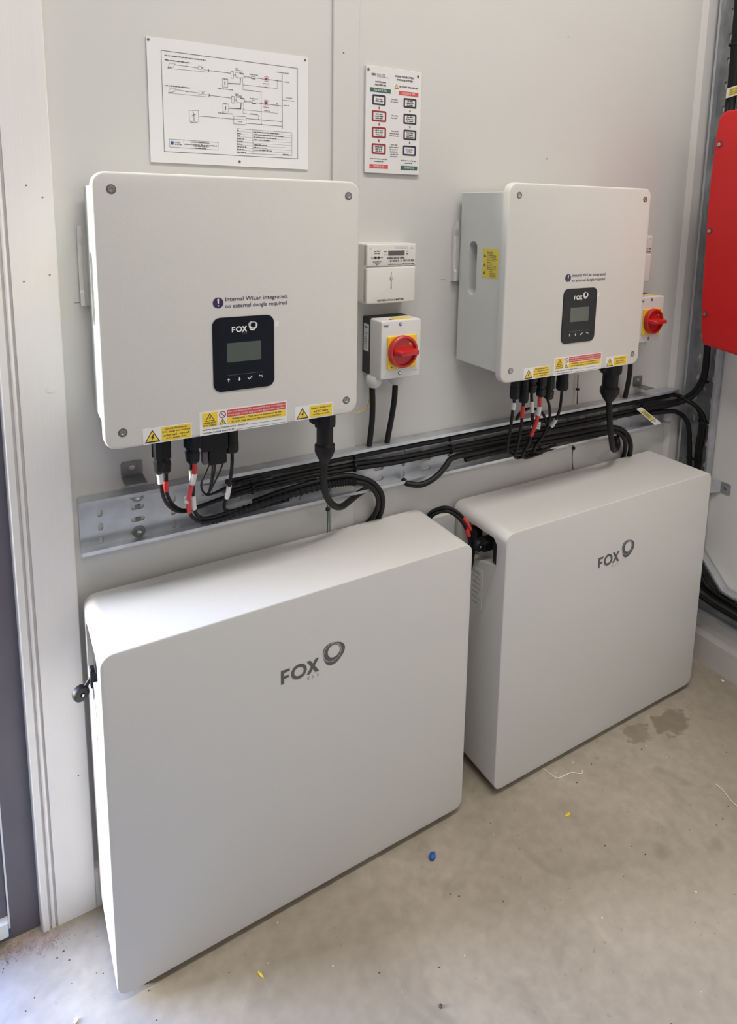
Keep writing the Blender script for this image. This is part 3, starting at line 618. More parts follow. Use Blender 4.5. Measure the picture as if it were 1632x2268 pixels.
# ================================================================== papers on the wall
PX, PZ = 0.2975, 1.4160
pa = thing('wiring_diagram_sheet', 'white sheet with a printed wiring diagram pinned above the left inverter', 'poster', (0.2975, 0, 1.4159))
PAPER = [(0.0009, [(0.0235, 0.1864), (0.272, 0.1863), (0.2721, 0.0198), (0.0234, 0.0191), (0.0235, 0.1864)]), (0.0004, [(0.0339, 0.1594), (0.037, 0.1671), (0.0464, 0.167), (0.0434, 0.1615), (0.0339, 0.1594)]), (0.0004, [(0.0339, 0.1594), (0.0335, 0.1585), (0.0434, 0.1615)]), (0.0005, [(0.0464, 0.1655), (0.0851, 0.1649)]), (0.0004, [(0.0339, 0.1585), (0.1029, 0.16), (0.1029, 0.1632), (0.096, 0.1635)]), (0.0004, [(0.0858, 0.1683), (0.0911, 0.1684), (0.091, 0.1629), (0.0856, 0.1627), (0.0858, 0.1683)]), (0.0006, [(0.0961, 0.168), (0.0917, 0.1662), (0.095, 0.163)]), (0.0012, [(0.1036, 0.1648), (0.1043, 0.1614)]), (0.0007, [(0.1043, 0.163), (0.1438, 0.1627)]), (0.0006, [(0.1439, 0.166), (0.1485, 0.1661), (0.1483, 0.1545), (0.1441, 0.1545), (0.1439, 0.166)]), (0.0007, [(0.1488, 0.1604), (0.1525, 0.1604)]), (0.0005, [(0.1526, 0.1656), (0.1625, 0.1658), (0.1677, 0.1648), (0.1687, 0.1577), (0.1581, 0.1566), (0.1525, 0.1573), (0.1526, 0.1656)]), (0.0014, [(0.1603, 0.1646), (0.1667, 0.1639)]), (0.0016, [(0.1613, 0.156), (0.1605, 0.1462), (0.1386, 0.1448)]), (0.0005, [(0.128, 0.1523), (0.1383, 0.1521), (0.1376, 0.138), (0.1278, 0.1379), (0.128, 0.1523)]), (0.0018, [(0.1326, 0.1467), (0.1326, 0.1422)]), (0.0007, [(0.1677, 0.1596), (0.1826, 0.1602)]), (0.0018, [(0.1821, 0.1582), (0.189, 0.1582)]), (0.0007, [(0.1901, 0.1601), (0.2063, 0.1595)]), (0.0008, [(0.214, 0.1598), (0.2406, 0.1596)]), (0.0005, [(0.1655, 0.1564), (0.1658, 0.1453), (0.2316, 0.1457), (0.2317, 0.1601)]), (0.0004, [(0.0336, 0.1186), (0.0367, 0.1263), (0.0462, 0.126), (0.0432, 0.1205), (0.0336, 0.1186)]), (0.0004, [(0.0336, 0.1186), (0.0332, 0.1176), (0.0432, 0.1205)]), (0.0005, [(0.0462, 0.1245), (0.0851, 0.1231)]), (0.0004, [(0.0336, 0.1176), (0.103, 0.1178), (0.1031, 0.1211), (0.096, 0.1216)]), (0.0004, [(0.0858, 0.1266), (0.0912, 0.1266), (0.091, 0.1211), (0.0857, 0.1209), (0.0858, 0.1266)]), (0.0006, [(0.0961, 0.1261), (0.0917, 0.1244), (0.095, 0.1211)]), (0.0012, [(0.1037, 0.1227), (0.1044, 0.1193)]), (0.0007, [(0.1045, 0.1209), (0.1442, 0.1199)]), (0.0006, [(0.1443, 0.1232), (0.1489, 0.1233), (0.1487, 0.1115), (0.1445, 0.1115), (0.1443, 0.1232)]), (0.0007, [(0.1492, 0.1174), (0.153, 0.1174)]), (0.0005, [(0.153, 0.1227), (0.1629, 0.1227), (0.1682, 0.1216), (0.1692, 0.1144), (0.1586, 0.1134), (0.1529, 0.1143), (0.153, 0.1227)]), (0.0014, [(0.1608, 0.1215), (0.1672, 0.1207)]), (0.0016, [(0.1618, 0.1127), (0.161, 0.1028), (0.1389, 0.1019)]), (0.0005, [(0.1283, 0.1097), (0.1386, 0.1092), (0.138, 0.095), (0.128, 0.0951), (0.1283, 0.1097)]), (0.0018, [(0.1329, 0.1039), (0.1329, 0.0994)]), (0.0007, [(0.1682, 0.1163), (0.1832, 0.1167)]), (0.0018, [(0.1827, 0.1147), (0.1896, 0.1145)]), (0.0007, [(0.1907, 0.1164), (0.2071, 0.1155)]), (0.0008, [(0.2148, 0.1156), (0.2416, 0.115)]), (0.0005, [(0.166, 0.1131), (0.1663, 0.1019), (0.2325, 0.101), (0.2326, 0.1156)]), (0.0005, [(0.1658, 0.1453), (0.1657, 0.1369), (0.2002, 0.1365), (0.1998, 0.0785)]), (0.0005, [(0.1652, 0.1025), (0.1651, 0.0952), (0.1946, 0.0945), (0.1946, 0.0869)]), (0.0012, [(0.2414, 0.1727), (0.241, 0.0739)]), (0.0005, [(0.0676, 0.0921), (0.0844, 0.093), (0.084, 0.0744), (0.0681, 0.0737), (0.0676, 0.0921)]), (0.0009, [(0.0759, 0.0852), (0.0761, 0.0751)]), (0.0008, [(0.0745, 0.0913), (0.0763, 0.0852), (0.0803, 0.0869)]), (0.0008, [(0.0763, 0.0852), (0.0723, 0.083)]), (0.0007, [(0.0846, 0.084), (0.1466, 0.0836)]), (0.0006, [(0.1477, 0.0892), (0.1706, 0.0896), (0.1704, 0.0756), (0.1475, 0.0751), (0.1477, 0.0892)]), (0.0006, [(0.1476, 0.0839), (0.1705, 0.084)]), (0.0008, [(0.1706, 0.0866), (0.2411, 0.0866)]), (0.0008, [(0.1705, 0.0782), (0.241, 0.078)]), (0.0005, [(0.2412, 0.1261), (0.2656, 0.1257)]), (0.0005, [(0.0323, 0.0407), (0.1182, 0.0405), (0.1175, 0.0271), (0.0328, 0.0274), (0.0323, 0.0407)]), (0.0005, [(0.0571, 0.0404), (0.0571, 0.0274)]), (0.0005, [(0.1533, 0.0674), (0.2602, 0.0677), (0.2602, 0.025), (0.1527, 0.0241), (0.1533, 0.0674)]), (0.0005, [(0.1833, 0.0672), (0.1828, 0.0244)]), (0.0003, [(0.1532, 0.0626), (0.2602, 0.063)]), (0.0003, [(0.1532, 0.0578), (0.2602, 0.0582)]), (0.0003, [(0.1531, 0.053), (0.2602, 0.0535)]), (0.0003, [(0.153, 0.0482), (0.2602, 0.0488)]), (0.0003, [(0.153, 0.0434), (0.2602, 0.044)]), (0.0003, [(0.1529, 0.0386), (0.2602, 0.0393)]), (0.0003, [(0.1528, 0.0338), (0.2602, 0.0345)]), (0.0003, [(0.1527, 0.029), (0.2602, 0.0297)])]
PF = front(0, -0.003, 0)
MB(PF).add([(0, 0, 0), (0.294, 0.0003, 0), (0.2943, 0.2094, 0), (0.0002, 0.2066, 0), (0, 0, -0.0018), (0.294, 0.0003, -0.0018), (0.2943, 0.2094, -0.0018), (0.0002, 0.2066, -0.0018)], [(0, 1, 2, 3), (7, 6, 5, 4), (0, 4, 5, 1), (1, 5, 6, 2), (2, 6, 7, 3), (3, 7, 4, 0)]).build('sheet', 'paper', pa)
b = MB(PF); bl = MB(PF)
for t_, pts in PAPER: (b if t_ > 0.0007 else bl).poly(pts, t_, 0.0003)
b.disc(0.2315, 0.1601, 0.0013, 0.0002, 0.0004, n=10).disc(0.2308, 0.1178, 0.0013, 0.0002, 0.0004, n=10).disc(0.1946, 0.0869, 0.0011, 0.0002, 0.0004, n=10).disc(0.1998, 0.0785, 0.0011, 0.0002, 0.0004, n=10)
b.build('heavy_lines', 'print_grey', pa); bl.build('fine_lines', 'print_grey', pa)
g = MB(PF); gd = MB(PF)
for x0_, y0_, x1_ in [(0.0292, 0.1793, 0.0989), (0.029, 0.1716, 0.0719), (0.0631, 0.1656, 0.0677), (0.1523, 0.1719, 0.1584), (0.1523, 0.1692, 0.1646), (0.1783, 0.165, 0.1944), (0.1821, 0.1622, 0.1882), (0.2045, 0.1518, 0.2161), (0.2062, 0.1454, 0.2172), (0.1305, 0.1508, 0.1362), (0.1195, 0.1345, 0.1478), (0.178, 0.1366, 0.1931), (0.0277, 0.1297, 0.0708), (0.062, 0.123, 0.0667), (0.1516, 0.1277, 0.1577), (0.1516, 0.125, 0.1641), (0.1779, 0.123, 0.1941), (0.1817, 0.12, 0.1877), (0.2042, 0.11, 0.2159), (0.2059, 0.1036, 0.2169), (0.1297, 0.1086, 0.1355), (0.1187, 0.0923, 0.1472), (0.1775, 0.0956, 0.1927), (0.2306, 0.1749, 0.2553), (0.244, 0.159, 0.2558), (0.2439, 0.1166, 0.2553), (0.248, 0.1308, 0.2621), (0.0695, 0.0719, 0.0814), (0.1545, 0.0799, 0.1635), (0.0702, 0.0382, 0.1044), (0.0583, 0.0338, 0.1161), (0.074, 0.0315, 0.1012), (0.0773, 0.0282, 0.0975), (0.1539, 0.0641, 0.1575), (0.1538, 0.0593, 0.161), (0.1537, 0.0545, 0.1595), (0.1537, 0.0498, 0.1663), (0.1536, 0.045, 0.1666), (0.1535, 0.0402, 0.164), (0.1535, 0.0354, 0.1721), (0.1534, 0.0306, 0.1682), (0.1533, 0.0258, 0.1698), (0.1859, 0.0638, 0.2342), (0.1858, 0.0592, 0.2433), (0.1858, 0.0545, 0.2297), (0.1857, 0.0499, 0.2162), (0.1856, 0.0406, 0.211), (0.1856, 0.0359, 0.2103), (0.1855, 0.0313, 0.2203), (0.2413, 0.0265, 0.2551)]: (gd if x0_ < 0.03 or y0_ < 0.07 else g).greek(x0_, x1_, y0_ - 0.0008, 0.0019, 0.00035)
g.build('caption_lettering', 'print_grey', pa); gd.build('heading_lettering', 'print_dark', pa)
rd = MB(PF)
for u, v in ((0.2103, 0.1603), (0.2095, 0.1181)): rd.disc(u, v, 0.0024, 0.0002, 0.0005, n=14); rd.poly([(u - 0.0032, v - 0.0042), (u + 0.0032, v - 0.0042), (u + 0.0032, v + 0.0042), (u - 0.0032, v + 0.0042), (u - 0.0032, v - 0.0042)], 0.0005, 0.0003)
rd.build('switch_symbol', 'print_dred', pa)
lg = MB(PF); lg.rbox(0.0345, 0.0318, 0.0395, 0.0372, 0.0002, 0.0005, 0.0006); lg.text('UCIS', 0.0418, 0.0343, 0.0508, 0.0372, 0.0004, 0.01); lg.greek(0.0418, 0.0540, 0.0316, 0.0017, 0.0004); lg.build('company_mark', 'print_blue', pa)
for u, v in ((0.0035, 0.2013), (0.2881, 0.2034), (0.1572, 0.0089)): MB(PF).disc(u, v, 0.0022, 0, 0.0012, 0.0006, 14).build('drawing_pin', 'dull_steel', pa)

fs_ = thing('procedure_sign', 'narrow white sign with red and green flow chart boxes, right of the batten', 'sign', (0.7157, 0, 1.4162))
SF = front(0, -0.0055, 0)
f = lambda d: rrect(d, d, 0.1325 - d, 0.2098 - d, 0.002 - d * .5, 3)
MB(SF).prism(f(0), -0.0045, 0, 0.0006, f).build('sign_board', 'sign_white', fs_)
w = 0.0003
for u, v in ((0.0052, 0.2022), (0.1235, 0.2010)):
    MB(SF).disc(u, v, 0.0026, 0, 0.0014, 0.0008, 14).build('screw', 'dull_steel', fs_)
k = MB(SF); k.rbox(0.0125, 0.1915, 0.0215, 0.1960, 0, w, 0.0008); k.text('UCIS', 0.0245, 0.1920, 0.0440, 0.1962, w, 0.01); k.greek(0.0255, 0.0530, 0.1896, 0.0014, w); k.build('company_mark', 'print_grey', fs_)
for nm, rows in (('title_lettering', (('SOLAR PV & BATTERY', 0.0678, 0.1940, 0.1140, 0.1978), ('STORAGE SYSTEM', 0.0718, 0.1876, 0.1100, 0.1912))), ('shutdown_heading', (('SHUTDOWN', 0.0212, 0.1785, 0.0460, 0.1818), ('PROCEDURE', 0.0205, 0.1728, 0.0466, 0.1760))), ('restart_heading', (('RE START PROCEDURE', 0.0785, 0.1750, 0.1240, 0.1782),))):
    k = MB(SF)
    for s_, a_, b_, c_, d_ in rows: k.text(s_, a_, b_, c_, d_, w, 0.03)
    k.build(nm, 'print_black', fs_)
for a_, c_ in ((0.0120, 0.0530), (0.0850, 0.1240)):
    k = MB(SF); k.greek(a_, c_, 0.0275, 0.0022, w); k.greek(a_ + 0.010, c_ - 0.010, 0.0225, 0.0022, w); k.build('footnote_lettering', 'print_dark', fs_)
def step_text(o, u0, v0, u1, v1, n):
    k = MB(SF)
    for i in range(n):
        c_ = (u0 + u1) / 2; hw = (u1 - u0) * random.uniform(0.22, 0.29); vv = (v0 + v1) / 2 + (n / 2 - i - 0.5) * 0.0042 - 0.0012; k.greek(c_ - hw, c_ + hw, vv, 0.0027, w + 0.0002)
    k.build('step_lettering', 'print_dark', o)
k = MB(SF)
for v, n, hw in ((0.1485, 2, 0.0112), (0.1165, 2, 0.0125), (0.0855, 3, 0.0125), (0.0580, 6, 0.0130)):
    for i in range(n): k.greek(0.0680 - hw * random.uniform(0.6, 1), 0.0680 + hw * random.uniform(0.6, 1), v - i * 0.0048, 0.0024, w)
k.build('note_lettering', 'print_grey', fs_)
def ringbox(u0, v0, u1, v1, m, nm):
    vs, fs = holed(rrect(u0, v0, u1, v1, 0.0028, 4), [rrect(u0 + 0.0035, v0 + 0.0033, u1 - 0.0035, v1 - 0.0033, 0.0008, 2)], 0.0003); o = MB(SF).add([(u, v, w_ + 0.0001) for u, v, w_ in vs], fs).build(nm, m, fs_); step_text(o, u0, v0, u1, v1, 2 if m == 'print_navy' else 3)
ringbox(0.0151, 0.1351, 0.0463, 0.1552, 'print_navy', 'step_box')
for u0, v0, u1, v1 in ((0.0144, 0.1028, 0.0483, 0.1243), (0.0150, 0.0706, 0.0483, 0.0920), (0.0152, 0.0382, 0.0484, 0.0593)): ringbox(u0, v0, u1, v1, 'print_dred', 'step_box')
for u0, v0, u1, v1 in ((0.0890, 0.1359, 0.1206, 0.1551), (0.0896, 0.1032, 0.1216, 0.1239), (0.0904, 0.0712, 0.1222, 0.0917)): ringbox(u0, v0, u1, v1, 'print_dark', 'step_box')
ringbox(0.0900, 0.0390, 0.1222, 0.0596, 'print_navy', 'step_box')
for u, v, m in ((0.0310, 0.1295, 'print_dred'), (0.0315, 0.0973, 'print_dred'), (0.0317, 0.0650, 'print_dred'), (0.1052, 0.1300, 'print_dark'), (0.1060, 0.0975, 'print_dark'), (0.1062, 0.0655, 'print_dark')):
    MB(SF).quad([(u - 0.0010, v + 0.0030), (u - 0.0010, v), (u - 0.0021, v), (u, v - 0.0030), (u + 0.0021, v), (u + 0.0010, v), (u + 0.0010, v + 0.0030)], w).build('arrow', m, fs_)
for nm, u0, v0, u1, v1, m, s in (('green_banner', 0.0091, 0.1600, 0.0575, 0.1683, 'print_green', 'SYSTEM IS ON'), ('red_banner', 0.0772, 0.1600, 0.1252, 0.1680, 'print_red', 'SYSTEM IS OFF'), ('red_banner', 0.0106, 0.0094, 0.0545, 0.0175, 'print_red', 'SYSTEM IS OFF'), ('green_banner', 0.0850, 0.0094, 0.1268, 0.0177, 'print_green', 'SYSTEM IS ON')):
    o = MB(SF).quad([(u0, v0), (u1, v0), (u1, v1), (u0, v1)], w).build(nm, m, fs_); MB(SF).text(s, u0 + 0.009, v0 + 0.0022, u1 - 0.009, v1 - 0.0022, w + 0.0002, 0.01).build('lettering', 'print_white', o)
tr = tri(MB(SF), 0.0712, 0.1716, 0.0088, w).build('hazard_triangle', 'print_black', fs_); tri(MB(SF), 0.0712, 0.1724, 0.0068, w + 0.0002).build('triangle_field', 'label_lemon', tr)

# ================================================================== cable tray on the back wall
TX0, TX1, TZ0, TZ1, TY, TD = 0.1530, 1.7450, 0.7330, 0.8325, 0.0016, 0.028
tr = thing('cable_tray', 'long galvanised slotted cable tray running under both inverters', 'cable tray', (TX0, 0, TZ0))
TL, TH = TX1 - TX0, TZ1 - TZ0
holes = []
n = 0
u = 0.034
stad = lambda cu, cv, w_, h_: rrect(cu - w_ / 2, cv - h_ / 2, cu + w_ / 2, cv + h_ / 2, min(w_, h_) / 2 - 0.0001, 4)
while u < TL - 0.02:
    for v in (0.0112, 0.0372, 0.0632, 0.0880): holes.append(stad(u, v, 0.0092, 0.0145))
    if u + 0.064 < TL - 0.02:
        for v in (0.0125, 0.0370, 0.0610, 0.0820): holes.append(stad(u + 0.064, v, 0.0240, 0.0095))
    u += 0.128
vs, fs = holed([(0, 0), (TL, 0), (TL, TH), (0, TH)], holes, 0.0014)
MB(front(0, -TY, 0)).add(vs, fs).build('tray_bed', 'galv', tr)
MB(front(0, -TY, 0)).box((0, TH - 0.0012, 0.0014), (TL + 0.045, TH, TD)).box((0, TH - 0.0070, TD - 0.0012), (TL, TH - 0.0012, TD)).build('upper_flange', 'galv', tr)
MB(front(0, -TY, 0)).box((0, 0, 0.0014), (TL, 0.0012, TD)).box((0, 0.0012, TD - 0.0012), (TL, 0.0065, TD)).build('lower_flange', 'galv', tr)
for u, v in ((0.0990, 0.0125), (0.0990, 0.0815), (0.6110, 0.0815), (1.2510, 0.0125), (1.2510, 0.0815)):
    o = MB(front(u, -TY - 0.0014, v)).disc(0, 0, 0.0115, 0, 0.0012, 0.0005, 24).build('washer', 'galv_dark', tr)
    d = MB(front(u, -TY - 0.0026, v)); d.rings([[(r * math.cos(2 * PI * i / 18), r * math.sin(2 * PI * i / 18), w_) for i in range(18)] for r, w_ in ((0.0062, 0), (0.0062, 0.003), (0.0052, 0.0055), (0.0030, 0.0072), (0.0008, 0.0078))]); d.build('dome_nut', 'steel', o, True)
for v in (0.0370, 0.0610): MB(front(0.0990, -0.0004, v)).rbox(-0.0045, -0.0032, 0.0045, 0.0032, 0, 0.0022, 0.001).build('channel_lug', 'dull_steel', tr)

def angle_bracket(loc, label, ww):
    t = thing('angle_bracket', label, 'bracket', loc, 'galvanised angle brackets')
    vs, fs = holed(rrect(0, 0, ww, 0.027, 0.0045, 4), [[(ww / 2 + 0.0034 * math.cos(2 * PI * i / 12), 0.0155 + 0.0034 * math.sin(2 * PI * i / 12)) for i in range(12)]], 0.0022)
    MB(front(0, -0.0005, 0)).add(vs, fs).build('wall_leg', 'galv_dark', t)
    MB(front(0, 0, 0)).rbox(0, -0.0022, ww, 0.0, 0.0005, 0.046, 0.001).build('shelf_leg', 'galv_dark', t)
    MB(front(ww / 2, -0.0027, 0.0155)).disc(0, 0, 0.0052, 0, 0.0016, 0.0008, 16).build('screw', 'steel', t)
    return t
angle_bracket((0.2262, 0, 0.8560), 'galvanised angle bracket screwed to wall at the left end of the tray', 0.0370)
angle_bracket((1.5975, 0, 0.8575), 'galvanised angle bracket at the right end of the tray, beside the right inverter', 0.0370)

# ================================================================== tray on the right wall, with its splayed corner
rt = thing('cable_tray', 'upright galvanised cable tray in the corner, behind the red enclosure', 'cable tray', (XR, 0, 0))
RF = left(-0.0040, 0, 0)
outl = [(0.020, 0.164), (1.6, 0.164), (1.6, 0.268), (0.2035, 0.268), (0.1190, 0.352), (0.1190, 2.40), (0.020, 2.40)]
hl = []
z = 0.42
while z < 2.3:
    hl += [stad(0.045, z, 0.009, 0.020), stad(0.094, z, 0.009, 0.020), stad(0.0695, z + 0.032, 0.014, 0.009)]; z += 0.064
y_ = 0.24
while y_ < 1.5: hl += [stad(y_, 0.190, 0.020, 0.009), stad(y_, 0.240, 0.020, 0.009)]; y_ += 0.064
vs, fs = holed(outl, hl, 0.0014); MB(RF).add(vs, fs).build('tray_bed', 'galv_wall', rt)
def flange(p, q, nrm):
    a = MB(RF); t_ = 0.0013; du, dv = nrm
    def bar(w0, w1, d0, d1):
        c = [(p[0] + du * d0, p[1] + dv * d0), (q[0] + du * d0, q[1] + dv * d0), (q[0] + du * d1, q[1] + dv * d1), (p[0] + du * d1, p[1] + dv * d1)]
        a.add([(x, y, w0) for x, y in c] + [(x, y, w1) for x, y in c], [(0, 1, 2, 3), (7, 6, 5, 4), (0, 4, 5, 1), (1, 5, 6, 2), (2, 6, 7, 3), (3, 7, 4, 0)])
    bar(0.0014, 0.027, 0, t_); bar(0.0257, 0.027, t_, 0.0065)
    return a.build('flange', 'galv', rt)
flange((0.020, 0.164), (0.020, 2.40), (1, 0)); flange((0.119, 0.352), (0.119, 2.40), (-1, 0))
flange((0.119, 0.352), (0.2035, 0.268), (-0.705, -0.709)); flange((0.2035, 0.268), (1.6, 0.268), (0, -1)); flange((0.020, 0.164), (1.6, 0.164), (0, 1))
for u, v in ((0.262, 0.243), (0.268, 0.215)):
    d = MB(RF); d.rings([[(u + r * math.cos(2 * PI * i / 16), v + r * math.sin(2 * PI * i / 16), w_) for i in range(16)] for r, w_ in ((0.0060, 0.0014), (0.0060, 0.028), (0.0045, 0.031), (0.0010, 0.032))]); d.build('dome_nut', 'steel', rt, True)
wb = thing('angle_bracket', 'small galvanised bracket on the right wall, behind the far battery box', 'bracket', (XR, -0.148, 0.545), 'galvanised angle brackets')
LF = left(0, 0, 0)
vs, fs = holed(rrect(0.0, 0.0, 0.032, 0.033, 0.006, 4), [[(0.017 + 0.0036 * math.cos(2 * PI * i / 12), 0.017 + 0.0036 * math.sin(2 * PI * i / 12)) for i in range(12)]], 0.0022)
MB(left(-0.0005, 0, 0)).add(vs, fs).build('wall_leg', 'galv', wb)
MB(LF).add([(0.0, 0.0, 0.0005), (0.0, 0.033, 0.0005), (-0.028, 0.030, 0.022), (-0.028, -0.010, 0.022), (0.002, 0.0, 0.0025), (0.002, 0.033, 0.0025), (-0.026, 0.030, 0.0242), (-0.026, -0.010, 0.0242)],
           [(0, 1, 2, 3), (7, 6, 5, 4), (0, 4, 5, 1), (1, 5, 6, 2), (2, 6, 7, 3), (3, 7, 4, 0)]).build('strap_leg', 'galv', wb)
MB(left(-0.0027, 0, 0)).disc(0.017, 0.017, 0.005, 0, 0.0016, 0.0008, 14).build('screw', 'steel', wb)

# ================================================================== red enclosure on the right wall
rb = thing('red_enclosure', 'red enclosure with curved edges hung on the right wall', 'enclosure', (XR, 0, 0))
E = left(0, 0, 0)
out = [(0.1467, 0.9972), (0.5500, 0.9560), (0.5700, 0.9700), (0.5760, 1.0000), (0.5780, 1.2900), (0.5740, 1.5700), (0.5660, 1.5980), (0.5400, 1.6130), (0.1900, 1.6100), (0.1470, 1.6075), (0.1350, 1.6000), (0.1290, 1.5880), (0.1255, 1.5500), (0.1228, 1.4900), (0.1208, 1.4168), (0.1215, 1.3400), (0.1236, 1.2796), (0.1262, 1.2000), (0.1287, 1.1225), (0.1349, 1.0419), (0.1390, 1.0130)]
cu, cv = 0.345, 1.29
def ins(d):
    return [(u + (cu - u) / abs(cu - u + 1e-9) * d * min(1, abs(cu - u) / 0.2), v + (cv - v) / abs(cv - v + 1e-9) * d * min(1, abs(cv - v) / 0.2)) for u, v in out]
MB(E).prism(ins(0), 0.118, 0.150, 0.006, ins, 4).build('lid', 'red_lid', rb, True)
MB(E).prism(ins(0.014), 0.034, 0.1185, 0, None).build('housing', 'gland_grey', rb)
MB(E).rbox(0.20, 1.05, 0.50, 1.55, 0.0005, 0.0345, 0.01).build('mounting_plate', 'galv_dark', rb)
for u, v in ((0.1405, 1.5253), (0.1362, 1.3028), (0.1465, 1.0819), (0.5600, 1.5253), (0.5640, 1.3028), (0.5600, 1.0500)):
    o = MB(E).disc(u, v, 0.0085, 0.1495, 0.1504, n=18).build('screw_recess', 'print_dred', rb)
    d = MB(E); d.rings([[(u - 0.0015 + r * math.cos(2 * PI * i / 14), v - 0.0015 + r * math.sin(2 * PI * i / 14), w_) for i in range(14)] for r, w_ in ((0.0050, 0.1503), (0.0048, 0.1530), (0.0026, 0.1532), (0.0020, 0.1515))]); d.build('screw', 'steel', o, True)

